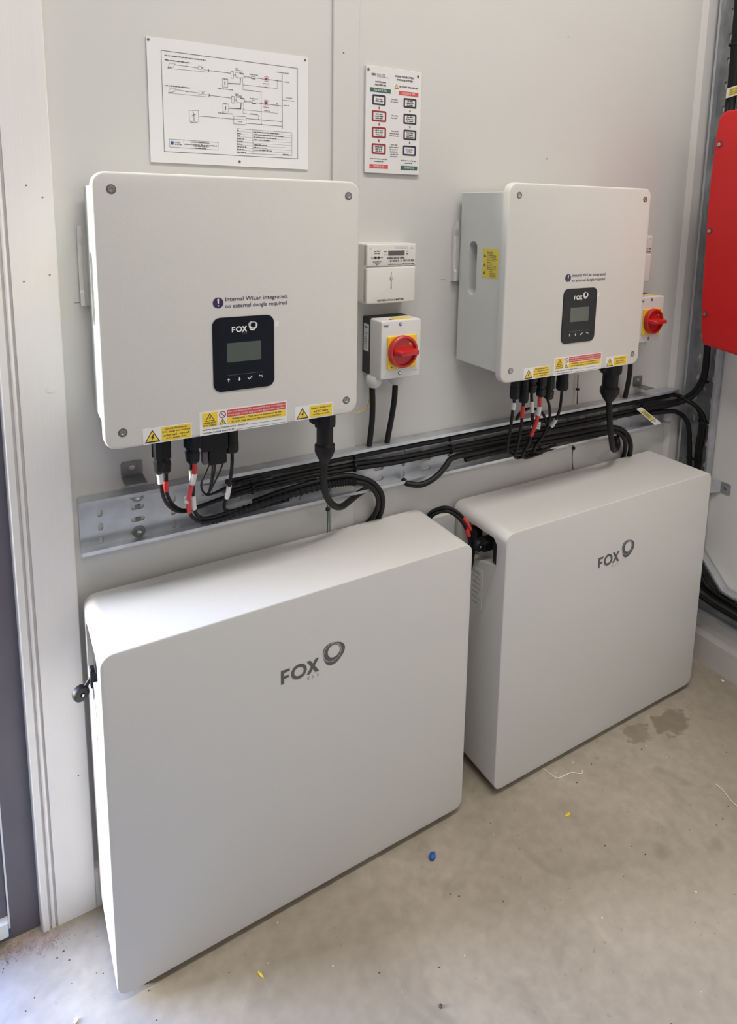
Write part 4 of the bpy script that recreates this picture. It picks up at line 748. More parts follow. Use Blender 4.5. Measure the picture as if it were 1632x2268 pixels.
# ================================================================== cables
CB = {
    'dcA': [(0.2707, -0.11, 0.8965), (0.2725, -0.11, 0.8848), (0.2739, -0.108, 0.8692), (0.2792, -0.1, 0.8443), (0.293, -0.085, 0.8175), (0.3159, -0.065, 0.7961), (0.3518, -0.045, 0.7875), (0.3977, -0.034, 0.789), (0.4632, -0.026, 0.7885), (0.5409, -0.022, 0.788), (0.6021, -0.02, 0.7867)],
    'dcB': [(0.2845, -0.1, 0.8901), (0.2841, -0.1, 0.8787), (0.2833, -0.098, 0.8633), (0.2881, -0.09, 0.8409), (0.3014, -0.075, 0.814), (0.324, -0.058, 0.7939), (0.3616, -0.04, 0.7886), (0.4077, -0.03, 0.7908), (0.4639, -0.024, 0.7923), (0.5417, -0.02, 0.7929), (0.602, -0.02, 0.7937)],
    'dcR': [(0.3307, -0.11, 0.903), (0.3303, -0.11, 0.8898), (0.328, -0.108, 0.8713), (0.3247, -0.1, 0.8496), (0.3234, -0.09, 0.8264), (0.326, -0.08, 0.8028), (0.3365, -0.065, 0.7791), (0.3581, -0.05, 0.7594), (0.3966, -0.035, 0.751), (0.4619, -0.028, 0.7507), (0.5395, -0.025, 0.7534)],
    'dcS': [(0.3277, -0.1, 0.9), (0.3272, -0.1, 0.8826), (0.3301, -0.095, 0.855), (0.3326, -0.085, 0.8249), (0.3381, -0.07, 0.7958), (0.3513, -0.055, 0.7722), (0.378, -0.04, 0.7603), (0.4249, -0.03, 0.7591), (0.4916, -0.024, 0.7587), (0.5506, -0.022, 0.7625)],
    'lp1': [(0.3592, -0.1, 0.8924), (0.353, -0.098, 0.8768), (0.3474, -0.09, 0.8571), (0.3489, -0.08, 0.841), (0.3574, -0.065, 0.8228), (0.3712, -0.05, 0.8103), (0.3981, -0.034, 0.8091), (0.4452, -0.026, 0.8147), (0.5024, -0.022, 0.815)],
    'lp2': [(0.3648, -0.1, 0.8914), (0.3654, -0.09, 0.8629), (0.3657, -0.075, 0.8355), (0.3691, -0.055, 0.8146), (0.3877, -0.04, 0.8073), (0.4355, -0.028, 0.811), (0.5039, -0.018, 0.8085)],
    'lp3': [(0.3696, -0.1, 0.8905), (0.3695, -0.09, 0.8664), (0.3682, -0.075, 0.8393), (0.3661, -0.06, 0.819)],
    'lp4': [(0.3918, -0.09, 0.9051), (0.3844, -0.085, 0.8746), (0.3767, -0.075, 0.8489), (0.3699, -0.062, 0.8251), (0.3666, -0.055, 0.816)],
    'com': [(0.4003, -0.1, 0.9053), (0.4005, -0.098, 0.8848), (0.4, -0.09, 0.856), (0.3992, -0.08, 0.8305), (0.3985, -0.07, 0.8089), (0.3975, -0.055, 0.7895), (0.4025, -0.04, 0.7703), (0.4165, -0.028, 0.7573)],
    'ac1': [(0.5793, -0.11, 0.8565), (0.5798, -0.105, 0.8352), (0.5846, -0.095, 0.8052), (0.5987, -0.08, 0.7696), (0.6202, -0.065, 0.7402), (0.6465, -0.05, 0.725), (0.676, -0.034, 0.7261), (0.6976, -0.022, 0.7289), (0.7299, -0.014, 0.7357)],
    't1': [(0.4119, -0.018, 0.8166), (0.4664, -0.018, 0.8197), (0.5426, -0.018, 0.8173), (0.605, -0.018, 0.8172), (0.692, -0.018, 0.8172), (0.8012, -0.018, 0.8164), (0.9425, -0.018, 0.8151), (1.1155, -0.018, 0.8143), (1.3157, -0.018, 0.8137), (1.4587, -0.018, 0.8144), (1.6176, -0.018, 0.8173), (1.7377, -0.018, 0.8149)],
    't2a': [(0.412, -0.016, 0.7917), (0.4667, -0.016, 0.7952), (0.5434, -0.016, 0.7989), (0.6933, -0.016, 0.7978), (0.803, -0.016, 0.7921), (0.9489, -0.016, 0.7911), (1.1186, -0.016, 0.7909), (1.3196, -0.016, 0.7914), (1.5849, -0.016, 0.7906), (1.7332, -0.016, 0.7915)],
    't2b': [(0.4115, -0.017, 0.7828), (0.4663, -0.017, 0.7871), (0.5429, -0.017, 0.7925), (0.6929, -0.017, 0.788), (0.8027, -0.017, 0.7818), (0.9485, -0.017, 0.7826), (1.1184, -0.017, 0.7819), (1.3194, -0.017, 0.7818), (1.5849, -0.017, 0.7802), (1.7334, -0.017, 0.7807)],
    't3a': [(0.359, -0.03, 0.7504), (0.3986, -0.028, 0.7484), (0.462, -0.028, 0.7574), (0.5383, -0.028, 0.7656), (0.6109, -0.03, 0.7698), (0.6546, -0.035, 0.7707), (0.6843, -0.04, 0.7676), (0.7119, -0.044, 0.7573), (0.7324, -0.044, 0.7355), (0.7442, -0.036, 0.7098), (0.7493, -0.02, 0.6808), (0.7443, -0.009, 0.6589), (0.7244, -0.008, 0.6428)],
    't3b': [(0.4649, -0.02, 0.7629), (0.5416, -0.02, 0.7734), (0.6146, -0.022, 0.7789), (0.6666, -0.028, 0.7808), (0.6951, -0.034, 0.7733), (0.7219, -0.04, 0.761), (0.7425, -0.042, 0.7388), (0.7545, -0.036, 0.7128), (0.762, -0.022, 0.6841), (0.763, -0.009, 0.6589), (0.7499, -0.008, 0.6344)],
    't4': [(0.8226, -0.012, 0.733), (0.8235, -0.03, 0.7321), (0.8462, -0.042, 0.7288), (0.8692, -0.046, 0.7332), (0.8969, -0.045, 0.7447), (0.9216, -0.038, 0.7582), (0.9475, -0.03, 0.7705), (1.0163, -0.022, 0.7677), (1.1167, -0.02, 0.7679), (1.318, -0.02, 0.7631), (1.4525, -0.022, 0.7611), (1.4931, -0.026, 0.7585), (1.5212, -0.034, 0.75), (1.5454, -0.039, 0.7292), (1.5636, -0.036, 0.6999), (1.5824, -0.022, 0.6677), (1.592, -0.009, 0.6369), (1.5776, -0.008, 0.6049)],
    't5': [(0.9898, -0.022, 0.7554), (1.1157, -0.022, 0.757), (1.317, -0.022, 0.7514), (1.4517, -0.024, 0.7476), (1.4991, -0.03, 0.7444), (1.5238, -0.035, 0.7328), (1.5435, -0.033, 0.7104), (1.5613, -0.021, 0.6793), (1.5695, -0.009, 0.6493), (1.56, -0.008, 0.6083)],
    'rA': [(1.065, -0.1, 0.9157), (1.0633, -0.1, 0.8986), (1.0624, -0.098, 0.8764), (1.0681, -0.088, 0.8375), (1.0781, -0.07, 0.7933), (1.1014, -0.05, 0.7631), (1.15, -0.034, 0.7455), (1.2339, -0.026, 0.7399)],
    'rB': [(1.0933, -0.1, 0.9031), (1.092, -0.1, 0.8814), (1.0977, -0.092, 0.8418), (1.1091, -0.072, 0.7886), (1.1161, -0.055, 0.7576), (1.1393, -0.04, 0.7388), (1.1997, -0.03, 0.734), (1.2819, -0.026, 0.7351)],
    'rC': [(1.1172, -0.1, 0.9218), (1.1209, -0.1, 0.8905), (1.1343, -0.09, 0.8523), (1.1492, -0.075, 0.8172), (1.1661, -0.05, 0.7775), (1.2056, -0.03, 0.7582)],
    'rD': [(1.1387, -0.105, 0.9137), (1.1396, -0.105, 0.8838), (1.1383, -0.102, 0.8608), (1.1371, -0.096, 0.8368), (1.1347, -0.088, 0.8122), (1.1372, -0.075, 0.7813), (1.1411, -0.055, 0.7531), (1.1678, -0.04, 0.7336), (1.2307, -0.03, 0.732)],
    'rE': [(1.1688, -0.1, 0.904), (1.1801, -0.098, 0.8783), (1.1902, -0.09, 0.8485), (1.1912, -0.078, 0.8113), (1.1848, -0.062, 0.7793), (1.184, -0.05, 0.7579), (1.2051, -0.04, 0.7424), (1.2791, -0.028, 0.7449)],
    'rF': [(1.215, -0.1, 0.9182), (1.2165, -0.098, 0.888), (1.2208, -0.09, 0.86), (1.2205, -0.08, 0.8364), (1.2175, -0.072, 0.8193), (1.2095, -0.06, 0.7969), (1.1983, -0.045, 0.7703), (1.2216, -0.03, 0.7494)],
    'rL': [(1.1192, -0.05, 0.8429), (1.1265, -0.055, 0.8603), (1.1493, -0.058, 0.8693), (1.1797, -0.056, 0.8621), (1.2061, -0.05, 0.8462), (1.2285, -0.04, 0.8187), (1.2519, -0.028, 0.7861)],
    'ac2': [(1.3729, -0.11, 0.8711), (1.379, -0.108, 0.8506), (1.3935, -0.1, 0.8161), (1.4213, -0.085, 0.7641), (1.4563, -0.065, 0.7164), (1.4859, -0.05, 0.7023), (1.5119, -0.035, 0.7072), (1.5217, -0.02, 0.7271)],
    'iso1': [(0.7187, -0.045, 0.9711), (0.722, -0.042, 0.9403), (0.725, -0.036, 0.8984), (0.728, -0.024, 0.8558), (0.7317, -0.012, 0.8287)],
    'iso2': [(0.7753, -0.045, 0.969), (0.7756, -0.042, 0.9381), (0.7733, -0.036, 0.8962), (0.7734, -0.024, 0.8545), (0.7775, -0.012, 0.8312)],
    'iso3': [(1.5279, -0.042, 0.9455), (1.5362, -0.036, 0.9051), (1.5447, -0.024, 0.86), (1.5536, -0.012, 0.8256)],
    'yel': [(0.6559, -0.04, 0.9275), (0.6802, -0.04, 0.921), (0.7044, -0.035, 0.9221), (0.7168, -0.03, 0.9299), (0.7265, -0.02, 0.9398), (0.7341, -0.006, 0.9513)],
    'e1': [(1.6057, -0.03, 0.7928), (1.7297, -0.034, 0.7913), (1.7686, -0.04, 0.7959), (1.79, -0.0534, 0.809), (1.8, -0.0691, 0.8323), (1.806, -0.0794, 0.8614), (1.808, -0.0839, 0.8879), (1.808, -0.0842, 0.939), (1.805, -0.0848, 0.9926)],
    'e1b': [(1.6069, -0.028, 0.8028), (1.734, -0.03, 0.7993), (1.7759, -0.034, 0.803), (1.79, -0.0467, 0.8155), (1.8, -0.0612, 0.8372), (1.806, -0.0718, 0.865), (1.808, -0.0763, 0.8916), (1.808, -0.0772, 0.9375), (1.805, -0.0778, 0.9913)],
    'e2': [(1.7273, -0.018, 0.8163), (1.7528, -0.022, 0.8167), (1.7762, -0.03, 0.8102), (1.782, -0.0492, 0.8034), (1.795, -0.0682, 0.7902), (1.805, -0.0778, 0.7722), (1.808, -0.0838, 0.7514), (1.81, -0.0835, 0.7136), (1.81, -0.0791, 0.6717), (1.81, -0.0787, 0.6323), (1.81, -0.0827, 0.5657)],
    'e2b': [(1.7334, -0.017, 0.7807), (1.7577, -0.024, 0.7917), (1.7766, -0.032, 0.8023), (1.779, -0.056, 0.8015), (1.795, -0.0774, 0.7859), (1.805, -0.0886, 0.767), (1.808, -0.0947, 0.745), (1.81, -0.093, 0.7069), (1.81, -0.0899, 0.6669), (1.81, -0.0885, 0.6244), (1.81, -0.0899, 0.5684)],
    'e3': [(1.6464, -0.03, 0.7776), (1.7248, -0.032, 0.7723), (1.7551, -0.036, 0.7676), (1.785, -0.0388, 0.7515), (1.798, -0.0468, 0.7309), (1.806, -0.05, 0.7039), (1.81, -0.0528, 0.6646), (1.81, -0.0579, 0.6151), (1.81, -0.0624, 0.558)],
    'up1': [(1.812, -0.0653, 1.9595), (1.812, -0.0677, 1.8793), (1.812, -0.0689, 1.7984), (1.812, -0.0701, 1.7164), (1.805, -0.0733, 1.6443), (1.79, -0.0817, 1.5946)],
    'up2': [(1.8, -0.0873, 1.9516), (1.8, -0.0872, 1.8731), (1.8, -0.0885, 1.7932), (1.8, -0.0884, 1.7123), (1.798, -0.0884, 1.6419), (1.79, -0.0922, 1.5936)],
    'arch1': [(0.8804, -0.018, 0.6252), (0.8839, -0.043, 0.6564), (0.8924, -0.08, 0.68), (0.9171, -0.09, 0.6688), (0.9361, -0.1, 0.6468), (0.9504, -0.105, 0.618), (0.9545, -0.108, 0.594), (0.9573, -0.108, 0.5654), (0.9537, -0.105, 0.5255)],
    'arch2': [(0.8831, -0.022, 0.6173), (0.8845, -0.048, 0.6507), (0.8906, -0.083, 0.673), (0.9085, -0.095, 0.6664), (0.9247, -0.105, 0.6473), (0.9374, -0.11, 0.6213), (0.9437, -0.112, 0.5931), (0.9459, -0.11, 0.5526)],
    'grn1': [(0.6207, -0.036, 0.728), (0.6248, -0.03, 0.7033), (0.6286, -0.02, 0.6672), (0.6324, -0.01, 0.6357)],
    'grn2': [(1.3375, -0.034, 0.7356), (1.3417, -0.03, 0.7159), (1.3531, -0.02, 0.6851), (1.372, -0.01, 0.6457)],
    'grn3': [(1.3685, -0.006, 0.9173), (1.3683, -0.008, 0.8781), (1.3683, -0.01, 0.8375)],
}
PATH = {k: spline(v, 10) for k, v in CB.items()}
LOW = [(1.812, -0.090, 0.40), (1.812, -0.100, 0.30), (1.812, -0.130, 0.240), (1.812, -0.180, 0.222), (1.812, -0.30, 0.218), (1.812, -0.70, 0.216), (1.812, -1.2, 0.216)]
def off(pts, dy, dz): return [(x, y + dy, z + dz) for x, y, z in pts]
PATH['e2'] = spline(CB['e2'] + off(LOW, 0.004, 0.012), 10)
PATH['e2b'] = spline(CB['e2b'] + [(x - 0.004, y - 0.012, z + 0.026) for x, y, z in LOW], 10)
PATH['e3'] = spline(CB['e3'] + off(LOW, 0.018, -0.014), 10)

def cable(key, label, r, name='power_cable', cat='cable', group='black cables in the tray', m='black_cable', seg=10):
    p = PATH[key]; t = thing(name, label, cat, tuple(p[0]), group)
    t_inv = t.location.copy(); q = [v - t_inv for v in p]; PATH[key + '_l'] = q
    tube('sheath', q, r, m, t, seg)
    return t
def sleeve(t, key, a, b, r, m, name='marker_sleeve'):
    return tube(name, cut(PATH[key + '_l'], a, b), r, m, t, 12)
def plug(t, c, kind='dc', m='black_plastic', k=1.0):
    """connector body above the start of the cable; c = local offset of its lower end"""
    x, y, z = c
    if kind == 'dc':
        MB().rings([[(x + s * (0.0085 * k * sx), y + s * 0.0085 * k * sy, z + h) for sx, sy in ((-1, -.6), (-.6, -1), (.6, -1), (1, -.6), (1, .6), (.6, 1), (-.6, 1), (-1, .6))] for s, h in ((0.55, 0), (0.85, 0.004), (0.95, 0.016), (0.95, 0.020), (0.78, 0.0215), (0.78, 0.026), (1.0, 0.028), (1.0, 0.058), (0.8, 0.060), (0.8, 0.090))]).build('plug', m, t)
        MB().box((x - 0.0105, y - 0.003, z + 0.030), (x - 0.0080, y + 0.003, z + 0.056)).build('plug_latch', m, t)
    elif kind == 'slim':
        MB().rings(lathe([(0.0035 * k, 0), (0.0080 * k, 0.003), (0.0090 * k, 0.010), (0.0090 * k, 0.030), (0.0078 * k, 0.033), (0.0084 * k, 0.036), (0.0084 * k, 0.080)], (x, y, z), 'z', 12)).build('plug', m, t, True)
    elif kind == 'round':
        MB().rings(lathe([(0.0045 * k, 0), (0.0100 * k, 0.002), (0.0120 * k, 0.006), (0.0120 * k, 0.020), (0.0112 * k, 0.026), (0.0112 * k, 0.085)], (x, y, z), 'z', 16)).build('plug', m, t, True)
# ---- left inverter
G1 = 'cables plugged into the left inverter'
t = cable('dcA', 'black cable with a white sleeve, leftmost plug under the left inverter', 0.0032, 'solar_cable', 'cable', G1); plug(t, (0, 0, -0.001)); sleeve(t, 'dcA', 0.03, 0.16, 0.0050, 'white_sleeve')
t = cable('dcB', 'black cable with a short red sleeve, second plug under the left inverter', 0.0032, 'solar_cable', 'cable', G1); plug(t, (0, 0, -0.001)); sleeve(t, 'dcB', 0.13, 0.24, 0.0046, 'red_sleeve')
t = cable('dcR', 'cable in long red sleeving hanging under the left inverter', 0.0032, 'solar_cable', 'cable', G1); plug(t, (0, 0, -0.001)); sleeve(t, 'dcR', 0.0, 0.52, 0.0042, 'red_sleeve', 'red_sleeving'); sleeve(t, 'dcR', 0.14, 0.24, 0.0052, 'white_sleeve')
t = cable('dcS', 'black cable with two white sleeves, behind the red sleeved one at left', 0.0032, 'solar_cable', 'cable', G1); plug(t, (-0.001, 0.003, -0.001)); sleeve(t, 'dcS', 0.09, 0.20, 0.0046, 'white_sleeve'); sleeve(t, 'dcS', 0.31, 0.42, 0.0050, 'white_sleeve')
tg = MB(front(0.3155, -0.0925, 0.8225)); tg.rbox(0, 0, 0.0085, 0.0145, 0, 0.0006, 0.0006); o = tg.build('cable_tag', 'white_sleeve'); tag(o, 'tiny white paper tag on the red sleeved cable at left', 'tag')
MB(front(0.3155, -0.0933, 0.8225)).greek(0.0012, 0.0072, 0.006, 0.004, 0.0).build('lettering', 'print_grey', o, False, 'stuff')
t = cable('lp1', 'thin black lead looping widest below the grey-sided connector block', 0.0019, 'signal_lead', 'cable', G1, seg=8)
bx = MB(front(0, 0, 0)); bx.rbox(-0.0145, 0.026, 0.0305, 0.080, -0.014, 0.012, 0.003, 0.001); bx.build('connector_block', 'black_plastic', t)
bx = MB(front(0, 0, 0)); bx.rbox(-0.0025, -0.002, 0.0290, 0.026, -0.010, 0.009, 0.004, 0.002); bx.build('connector_boot', 'black_plastic', t)
MB(front(0, 0, 0)).rbox(-0.0140, 0.000, -0.0030, 0.026, -0.006, 0.006, 0.005, 0.002).build('lever', 'frame_grey', t)
cable('lp2', 'thin black lead bent straight down from the left connector block', 0.0019, 'signal_lead', 'cable', G1, seg=8)
cable('lp3', 'short thin black lead in the middle of the left lead loops', 0.0019, 'signal_lead', 'cable', G1, seg=8)
cable('lp4', 'thin black lead slanting down from beside the left signal plug', 0.0019, 'signal_lead', 'cable', G1, seg=8)
t = cable('com', 'black signal cable with a white sleeve under the left inverter', 0.0031, 'signal_cable', 'cable', G1); plug(t, (0, 0, -0.001), 'round'); sleeve(t, 'com', 0.40, 0.58, 0.0046, 'white_sleeve')
def ac_plug(t, r=1.0):
    MB().rings(lathe([(0.0070 * r, -0.002), (0.0150 * r, 0.010), (0.0215 * r, 0.024), (0.0215 * r, 0.036), (0.0175 * r, 0.040), (0.0175 * r, 0.120)], (0, 0, 0), 'z', 22)).build('plug', 'black_plastic', t, True)
    MB().rings(lathe([(0.0225 * r, 0.074), (0.0235 * r, 0.080), (0.0235 * r, 0.125)], (0, 0, 0), 'z', 8)).build('coupling_ring', 'black_plastic', t)
    MB(front(0, 0, 0)).rbox(-0.032 * r, 0.082, -0.018 * r, 0.094, -0.008, 0.008, 0.004, 0.002).build('latch_wing', 'black_plastic', t)
t = cable('ac1', 'thick black mains cable with a large plug, right side of left inverter', 0.0070, 'mains_cable', 'cable', G1, seg=14); ac_plug(t, 0.92)
# ---- right inverter
G2 = 'cables plugged into the right inverter'
t = cable('rA', 'black cable with a white sleeve, leftmost plug under the right inverter', 0.0036, 'solar_cable', 'cable', G2); plug(t, (0, 0, -0.001), 'slim', k=1.3); sleeve(t, 'rA', 0.08, 0.20, 0.0052, 'white_sleeve')
t = cable('rB', 'black cable with a short red sleeve, second plug under the right inverter', 0.0036, 'solar_cable', 'cable', G2); plug(t, (0, 0, -0.001), 'slim', k=1.3); sleeve(t, 'rB', 0.07, 0.20, 0.0052, 'red_sleeve')
t = cable('rC', 'black cable with a pale pink sleeve, third plug under the right inverter', 0.0036, 'solar_cable', 'cable', G2); plug(t, (0, 0, 0.002), 'dc', k=1.3); sleeve(t, 'rC', 0.13, 0.27, 0.0050, 'white_sleeve')
t = cable('rD', 'cable in long red sleeving hanging under the right inverter', 0.0036, 'solar_cable', 'cable', G2); plug(t, (0.003, 0, -0.001), 'dc', k=1.3); sleeve(t, 'rD', 0.0, 0.50, 0.0048, 'red_sleeve', 'red_sleeving'); sleeve(t, 'rD', 0.11, 0.21, 0.0056, 'white_sleeve')
t = cable('rE', 'plain black cable bowing right, between the red sleeved one and the signal plug', 0.0036, 'solar_cable', 'cable', G2); plug(t, (0.004, 0, -0.003), 'dc', k=1.3)
t = cable('rF', 'black signal cable with a white sleeve under the right inverter', 0.0034, 'signal_cable', 'cable', G2); plug(t, (0, 0, -0.001), 'round', k=1.25); sleeve(t, 'rF', 0.42, 0.58, 0.0052, 'white_sleeve')
cable('rL', 'black cable arching behind the sleeved cables under the right inverter', 0.0036, 'solar_cable', 'cable', G2)
tg = MB(front(1.1350, -0.085, 0.8300)); tg.add([(0, 0.0155, 0), (0.002, 0.0, 0), (0.031, -0.008, 0), (0.032, 0.0105, 0), (0, 0.0155, -0.0006), (0.002, 0.0, -0.0006), (0.031, -0.008, -0.0006), (0.032, 0.0105, -0.0006)], [(0, 1, 2, 3), (7, 6, 5, 4), (0, 4, 5, 1), (1, 5, 6, 2), (2, 6, 7, 3), (3, 7, 4, 0)])
o = tg.build('cable_tag', 'white_sleeve'); tag(o, 'white paper tag behind the red sleeved cable under the right inverter', 'tag')
q = MB(lambda u, v, w: (1.1350 + u, -0.085 - w, 0.8300 + v - 0.20 * u))
for k in range(2): q.greek(0.005, 0.012, 0.009 - k * 0.006, 0.0034, 0.0004); q.greek(0.018, 0.027, 0.009 - k * 0.006, 0.0034, 0.0004)
q.build('lettering', 'print_faint', o, False, 'stuff')
t = cable('ac2', 'thick black mains cable with a large plug, right side of right inverter', 0.0076, 'mains_cable', 'cable', G2, seg=14); ac_plug(t, 1.12)
# ---- runs in the tray
cable('t1', 'topmost thick black cable along the tray under the inverters', 0.0066, seg=12)
cable('t2a', 'upper of the paired black cables along the middle of the tray', 0.0050)
cable('t2b', 'lower of the paired black cables along the middle of the tray', 0.0050)
N = len(PATH['t3a'])
PATH['t3c'] = cut(PATH['t3a'], 0.05, 0.52)
cable('t3a', 'black cable along the tray bottom, looping down to the left battery, inner of two', 0.0056)
tc = thing('ribbed_conduit', 'ribbed black conduit around the lowest cable in the left part of the tray', 'conduit', tuple(PATH['t3c'][0]), None)
p_ = [v - tc.location for v in PATH['t3c']]; p_ = spline([tuple(v) for v in p_[::3]], 14)
tube('corrugated_wall', p_, lambda s: 0.0074 + 0.0011 * math.sin(s * 2 * PI * 34), 'black_plastic', tc, 12)
cable('t3b', 'black cable along the tray bottom, looping down to the left battery, outer of two', 0.0062)
cable('t4', 'black cable that dips below the tray and loops down to the right battery', 0.0068, seg=12)
cable('t5', 'lowest black cable in the right part of the tray, inner loop to the battery', 0.0060)
cable('iso1', 'left of the two black cables dropping from the isolator into the tray', 0.0062, 'switch_cable', 'cable', 'cables below the isolators', seg=12)
cable('iso2', 'right of the two black cables dropping from the isolator into the tray', 0.0062, 'switch_cable', 'cable', 'cables below the isolators', seg=12)
cable('iso3', 'black cable dropping into the tray beside the right inverter', 0.0066, 'switch_cable', 'cable', 'cables below the isolators', seg=12)
cable('yel', 'thin yellow wire curling out behind the lower right of the left inverter', 0.0011, 'earth_wire', 'wire', 'thin loose wires', 'yellow_wire', 8)
# ---- corner
G3 = 'black cables turning into the corner tray'
cable('e1', 'black cable curving up from the tray to the red enclosure, nearer one', 0.0066, 'corner_cable', 'cable', G3)
cable('e1b', 'black cable curving up from the tray to the red enclosure, wall side one', 0.0060, 'corner_cable', 'cable', G3)
cable('e2', 'black cable crossing over and running down the corner tray, middle one', 0.0062, 'corner_cable', 'cable', G3)
cable('e2b', 'black cable crossing over and running down the corner tray, outer one', 0.0062, 'corner_cable', 'cable', G3)
cable('e3', 'lowest black cable bending down into the corner tray, nearest the back wall', 0.0070, 'corner_cable', 'cable', G3)
cable('up1', 'black cable rising above the red enclosure, wall side one', 0.0085, 'riser_cable', 'cable', 'cables above the red enclosure', seg=12)
cable('up2', 'black cable rising above the red enclosure, room side one', 0.0085, 'riser_cable', 'cable', 'cables above the red enclosure', seg=12)
# ---- between the battery boxes
G4 = 'cables between the battery boxes'
t = cable('arch1', 'black cable with a red band arching between the two battery boxes', 0.0042, 'battery_cable', 'cable', G4); sleeve(t, 'arch1', 0.47, 0.60, 0.0050, 'red_sleeve')
t = cable('arch2', 'lower black cable with a red end arching between the two battery boxes', 0.0042, 'battery_cable', 'cable', G4); sleeve(t, 'arch2', 0.66, 0.76, 0.0050, 'red_sleeve')

# ---- ties and thin green wires
def tie(x, y, z, r, rz, label, dirv=(1, 0, 0), hang=0.0):
    t = thing('cable_tie', label, 'cable tie', (x, y, z), 'black cable ties')
    d = Vector(dirv).normalized(); a = d.orthogonal().normalized(); b = d.cross(a)
    ring = lambda rr, s: [tuple(a * rr * math.cos(2 * PI * i / 16) + b * rr * math.sin(2 * PI * i / 16) + d * s) for i in range(16)]
    MB().rings([ring(r, -0.0024), ring(r + 0.0012, -0.0022), ring(r + 0.0012, 0.0022), ring(r, 0.0024)], False, False).build('band', 'black_plastic', t, True)
    MB().box((-0.003, -r - 0.005, -0.003), (0.003, -r + 0.0005, 0.003)).build('head', 'black_plastic', t)
tie(0.6915, -0.018, 0.8172, 0.0070, 0, 'tie on the top cable, just right of the left mains plug'); tie(0.6930, -0.0165, 0.793, 0.0108, 0, 'tie on the paired cables, just right of the left mains plug')
tie(0.9430, -0.018, 0.8151, 0.0070, 0, 'tie on the top cable, midway between the inverters'); tie(0.9490, -0.0165, 0.787, 0.0108, 0, 'tie on the paired cables, midway between the inverters')
tie(0.4640, -0.017, 0.791, 0.0100, 0, 'tie on the paired cables, below the left signal plug'); tie(1.8070, -0.0790, 0.866, 0.0112, 0, 'tie on the pair that climbs to the red enclosure', (0.1, -0.3, 1))
tie(1.8100, -0.0885, 0.745, 0.0125, 0, 'tie on the pair running down the corner tray', (0, 0, 1)); tie(1.8100, -0.0570, 0.622, 0.0076, 0, 'tie low on the cable nearest the corner', (0, 0, 1)); tie(1.806, -0.0785, 1.797, 0.0185, 0, 'tie around the cables above the red enclosure', (0, 0, 1))
for key, lab in (('grn1', 'thin green wire hanging from the tray behind the left battery box'), ('grn2', 'thin green wire hanging from the tray behind the right battery box')):
    t = cable(key, lab, 0.0012, 'earth_wire', 'wire', 'thin loose wires', 'green_wire', 8)
    MB().rings([[(r * math.cos(2 * PI * i / 12), -0.002 + r * math.sin(2 * PI * i / 12), h - 0.008) for i in range(12)] for r, h in ((0.0015, -0.005), (0.0045, -0.003), (0.0050, 0.002), (0.0020, 0.005))]).build('knot', 'black_plastic', t, True)
t = cable('grn3', 'thin dark rod on the wall behind the right inverter, above the tray', 0.0014, 'earth_wire', 'wire', 'thin loose wires', 'green_wire', 8)
MB().rings(lathe([(0.0020, -0.036), (0.0048, -0.037), (0.0050, -0.041), (0.0020, -0.043)], (0, -0.002, 0), 'z', 10)).build('clip', 'black_plastic', t, True)

# ---- warning tags on the cables
wt = thing('warning_tag', 'yellow and white warning strip stuck slantwise across the tray cables', 'label', (1.5647, -0.045, 0.8055), 'warning tags on cables')
def strip(u, v):   # along the strip u (0..1), across v (0..1)
    A, B_, C_, D_ = Vector((0, 0, 0)), Vector((0.0224, 0, 0.0021)), Vector((0.1152, 0, -0.0584)), Vector((0.0873, 0, -0.0608))
    return (A.lerp(D_, u)).lerp(B_.lerp(C_, u), v)
def sfr(u, v, w): p = strip(u, v); return (p.x, p.y - w, p.z)
MB(sfr).box((0, 0, -0.0006), (1, 1, 0)).build('tag_strip', 'label_white', wt)
MB(sfr).quad([(0.14, 0.14), (0.66, 0.14), (0.66, 0.86), (0.14, 0.86)], 0.0003).build('yellow_field', 'label_lemon', wt)
q = MB(sfr)
for vv in (0.30, 0.50, 0.70): q.quad([(0.22, vv - 0.05), (0.58, vv - 0.05), (0.58, vv + 0.05), (0.22, vv + 0.05)], 0.0005)
q.quad([(0.70, 0.15), (0.86, 0.5), (0.70, 0.88)], 0.0005); q.build('lettering', 'print_grey', wt)
MB(sfr).quad([(0.72, 0.30), (0.82, 0.5), (0.72, 0.72)], 0.0007).build('triangle_field', 'label_lemon', wt)
wu = thing('warning_tag', 'yellow warning label wrapped on the cables above the red enclosure', 'label', (1.7895, -0.074, 1.6570), 'warning tags on cables')
UF = lambda u, v, w: (-w, -u, v + u * 0.16)
MB(UF).rbox(0, 0, 0.062, 0.0255, -0.0006, 0, 0.001).build('tag_strip', 'label_white', wu)
MB(UF).rbox(0.006, 0.003, 0.058, 0.0225, 0, 0.0003, 0.001).build('yellow_field', 'label_lemon', wu)
q = MB(UF)
for vv in (0.0165, 0.0105, 0.0050): q.greek(0.010, 0.054, vv, 0.0040, 0.0005)
q.build('lettering', 'print_grey', wu)

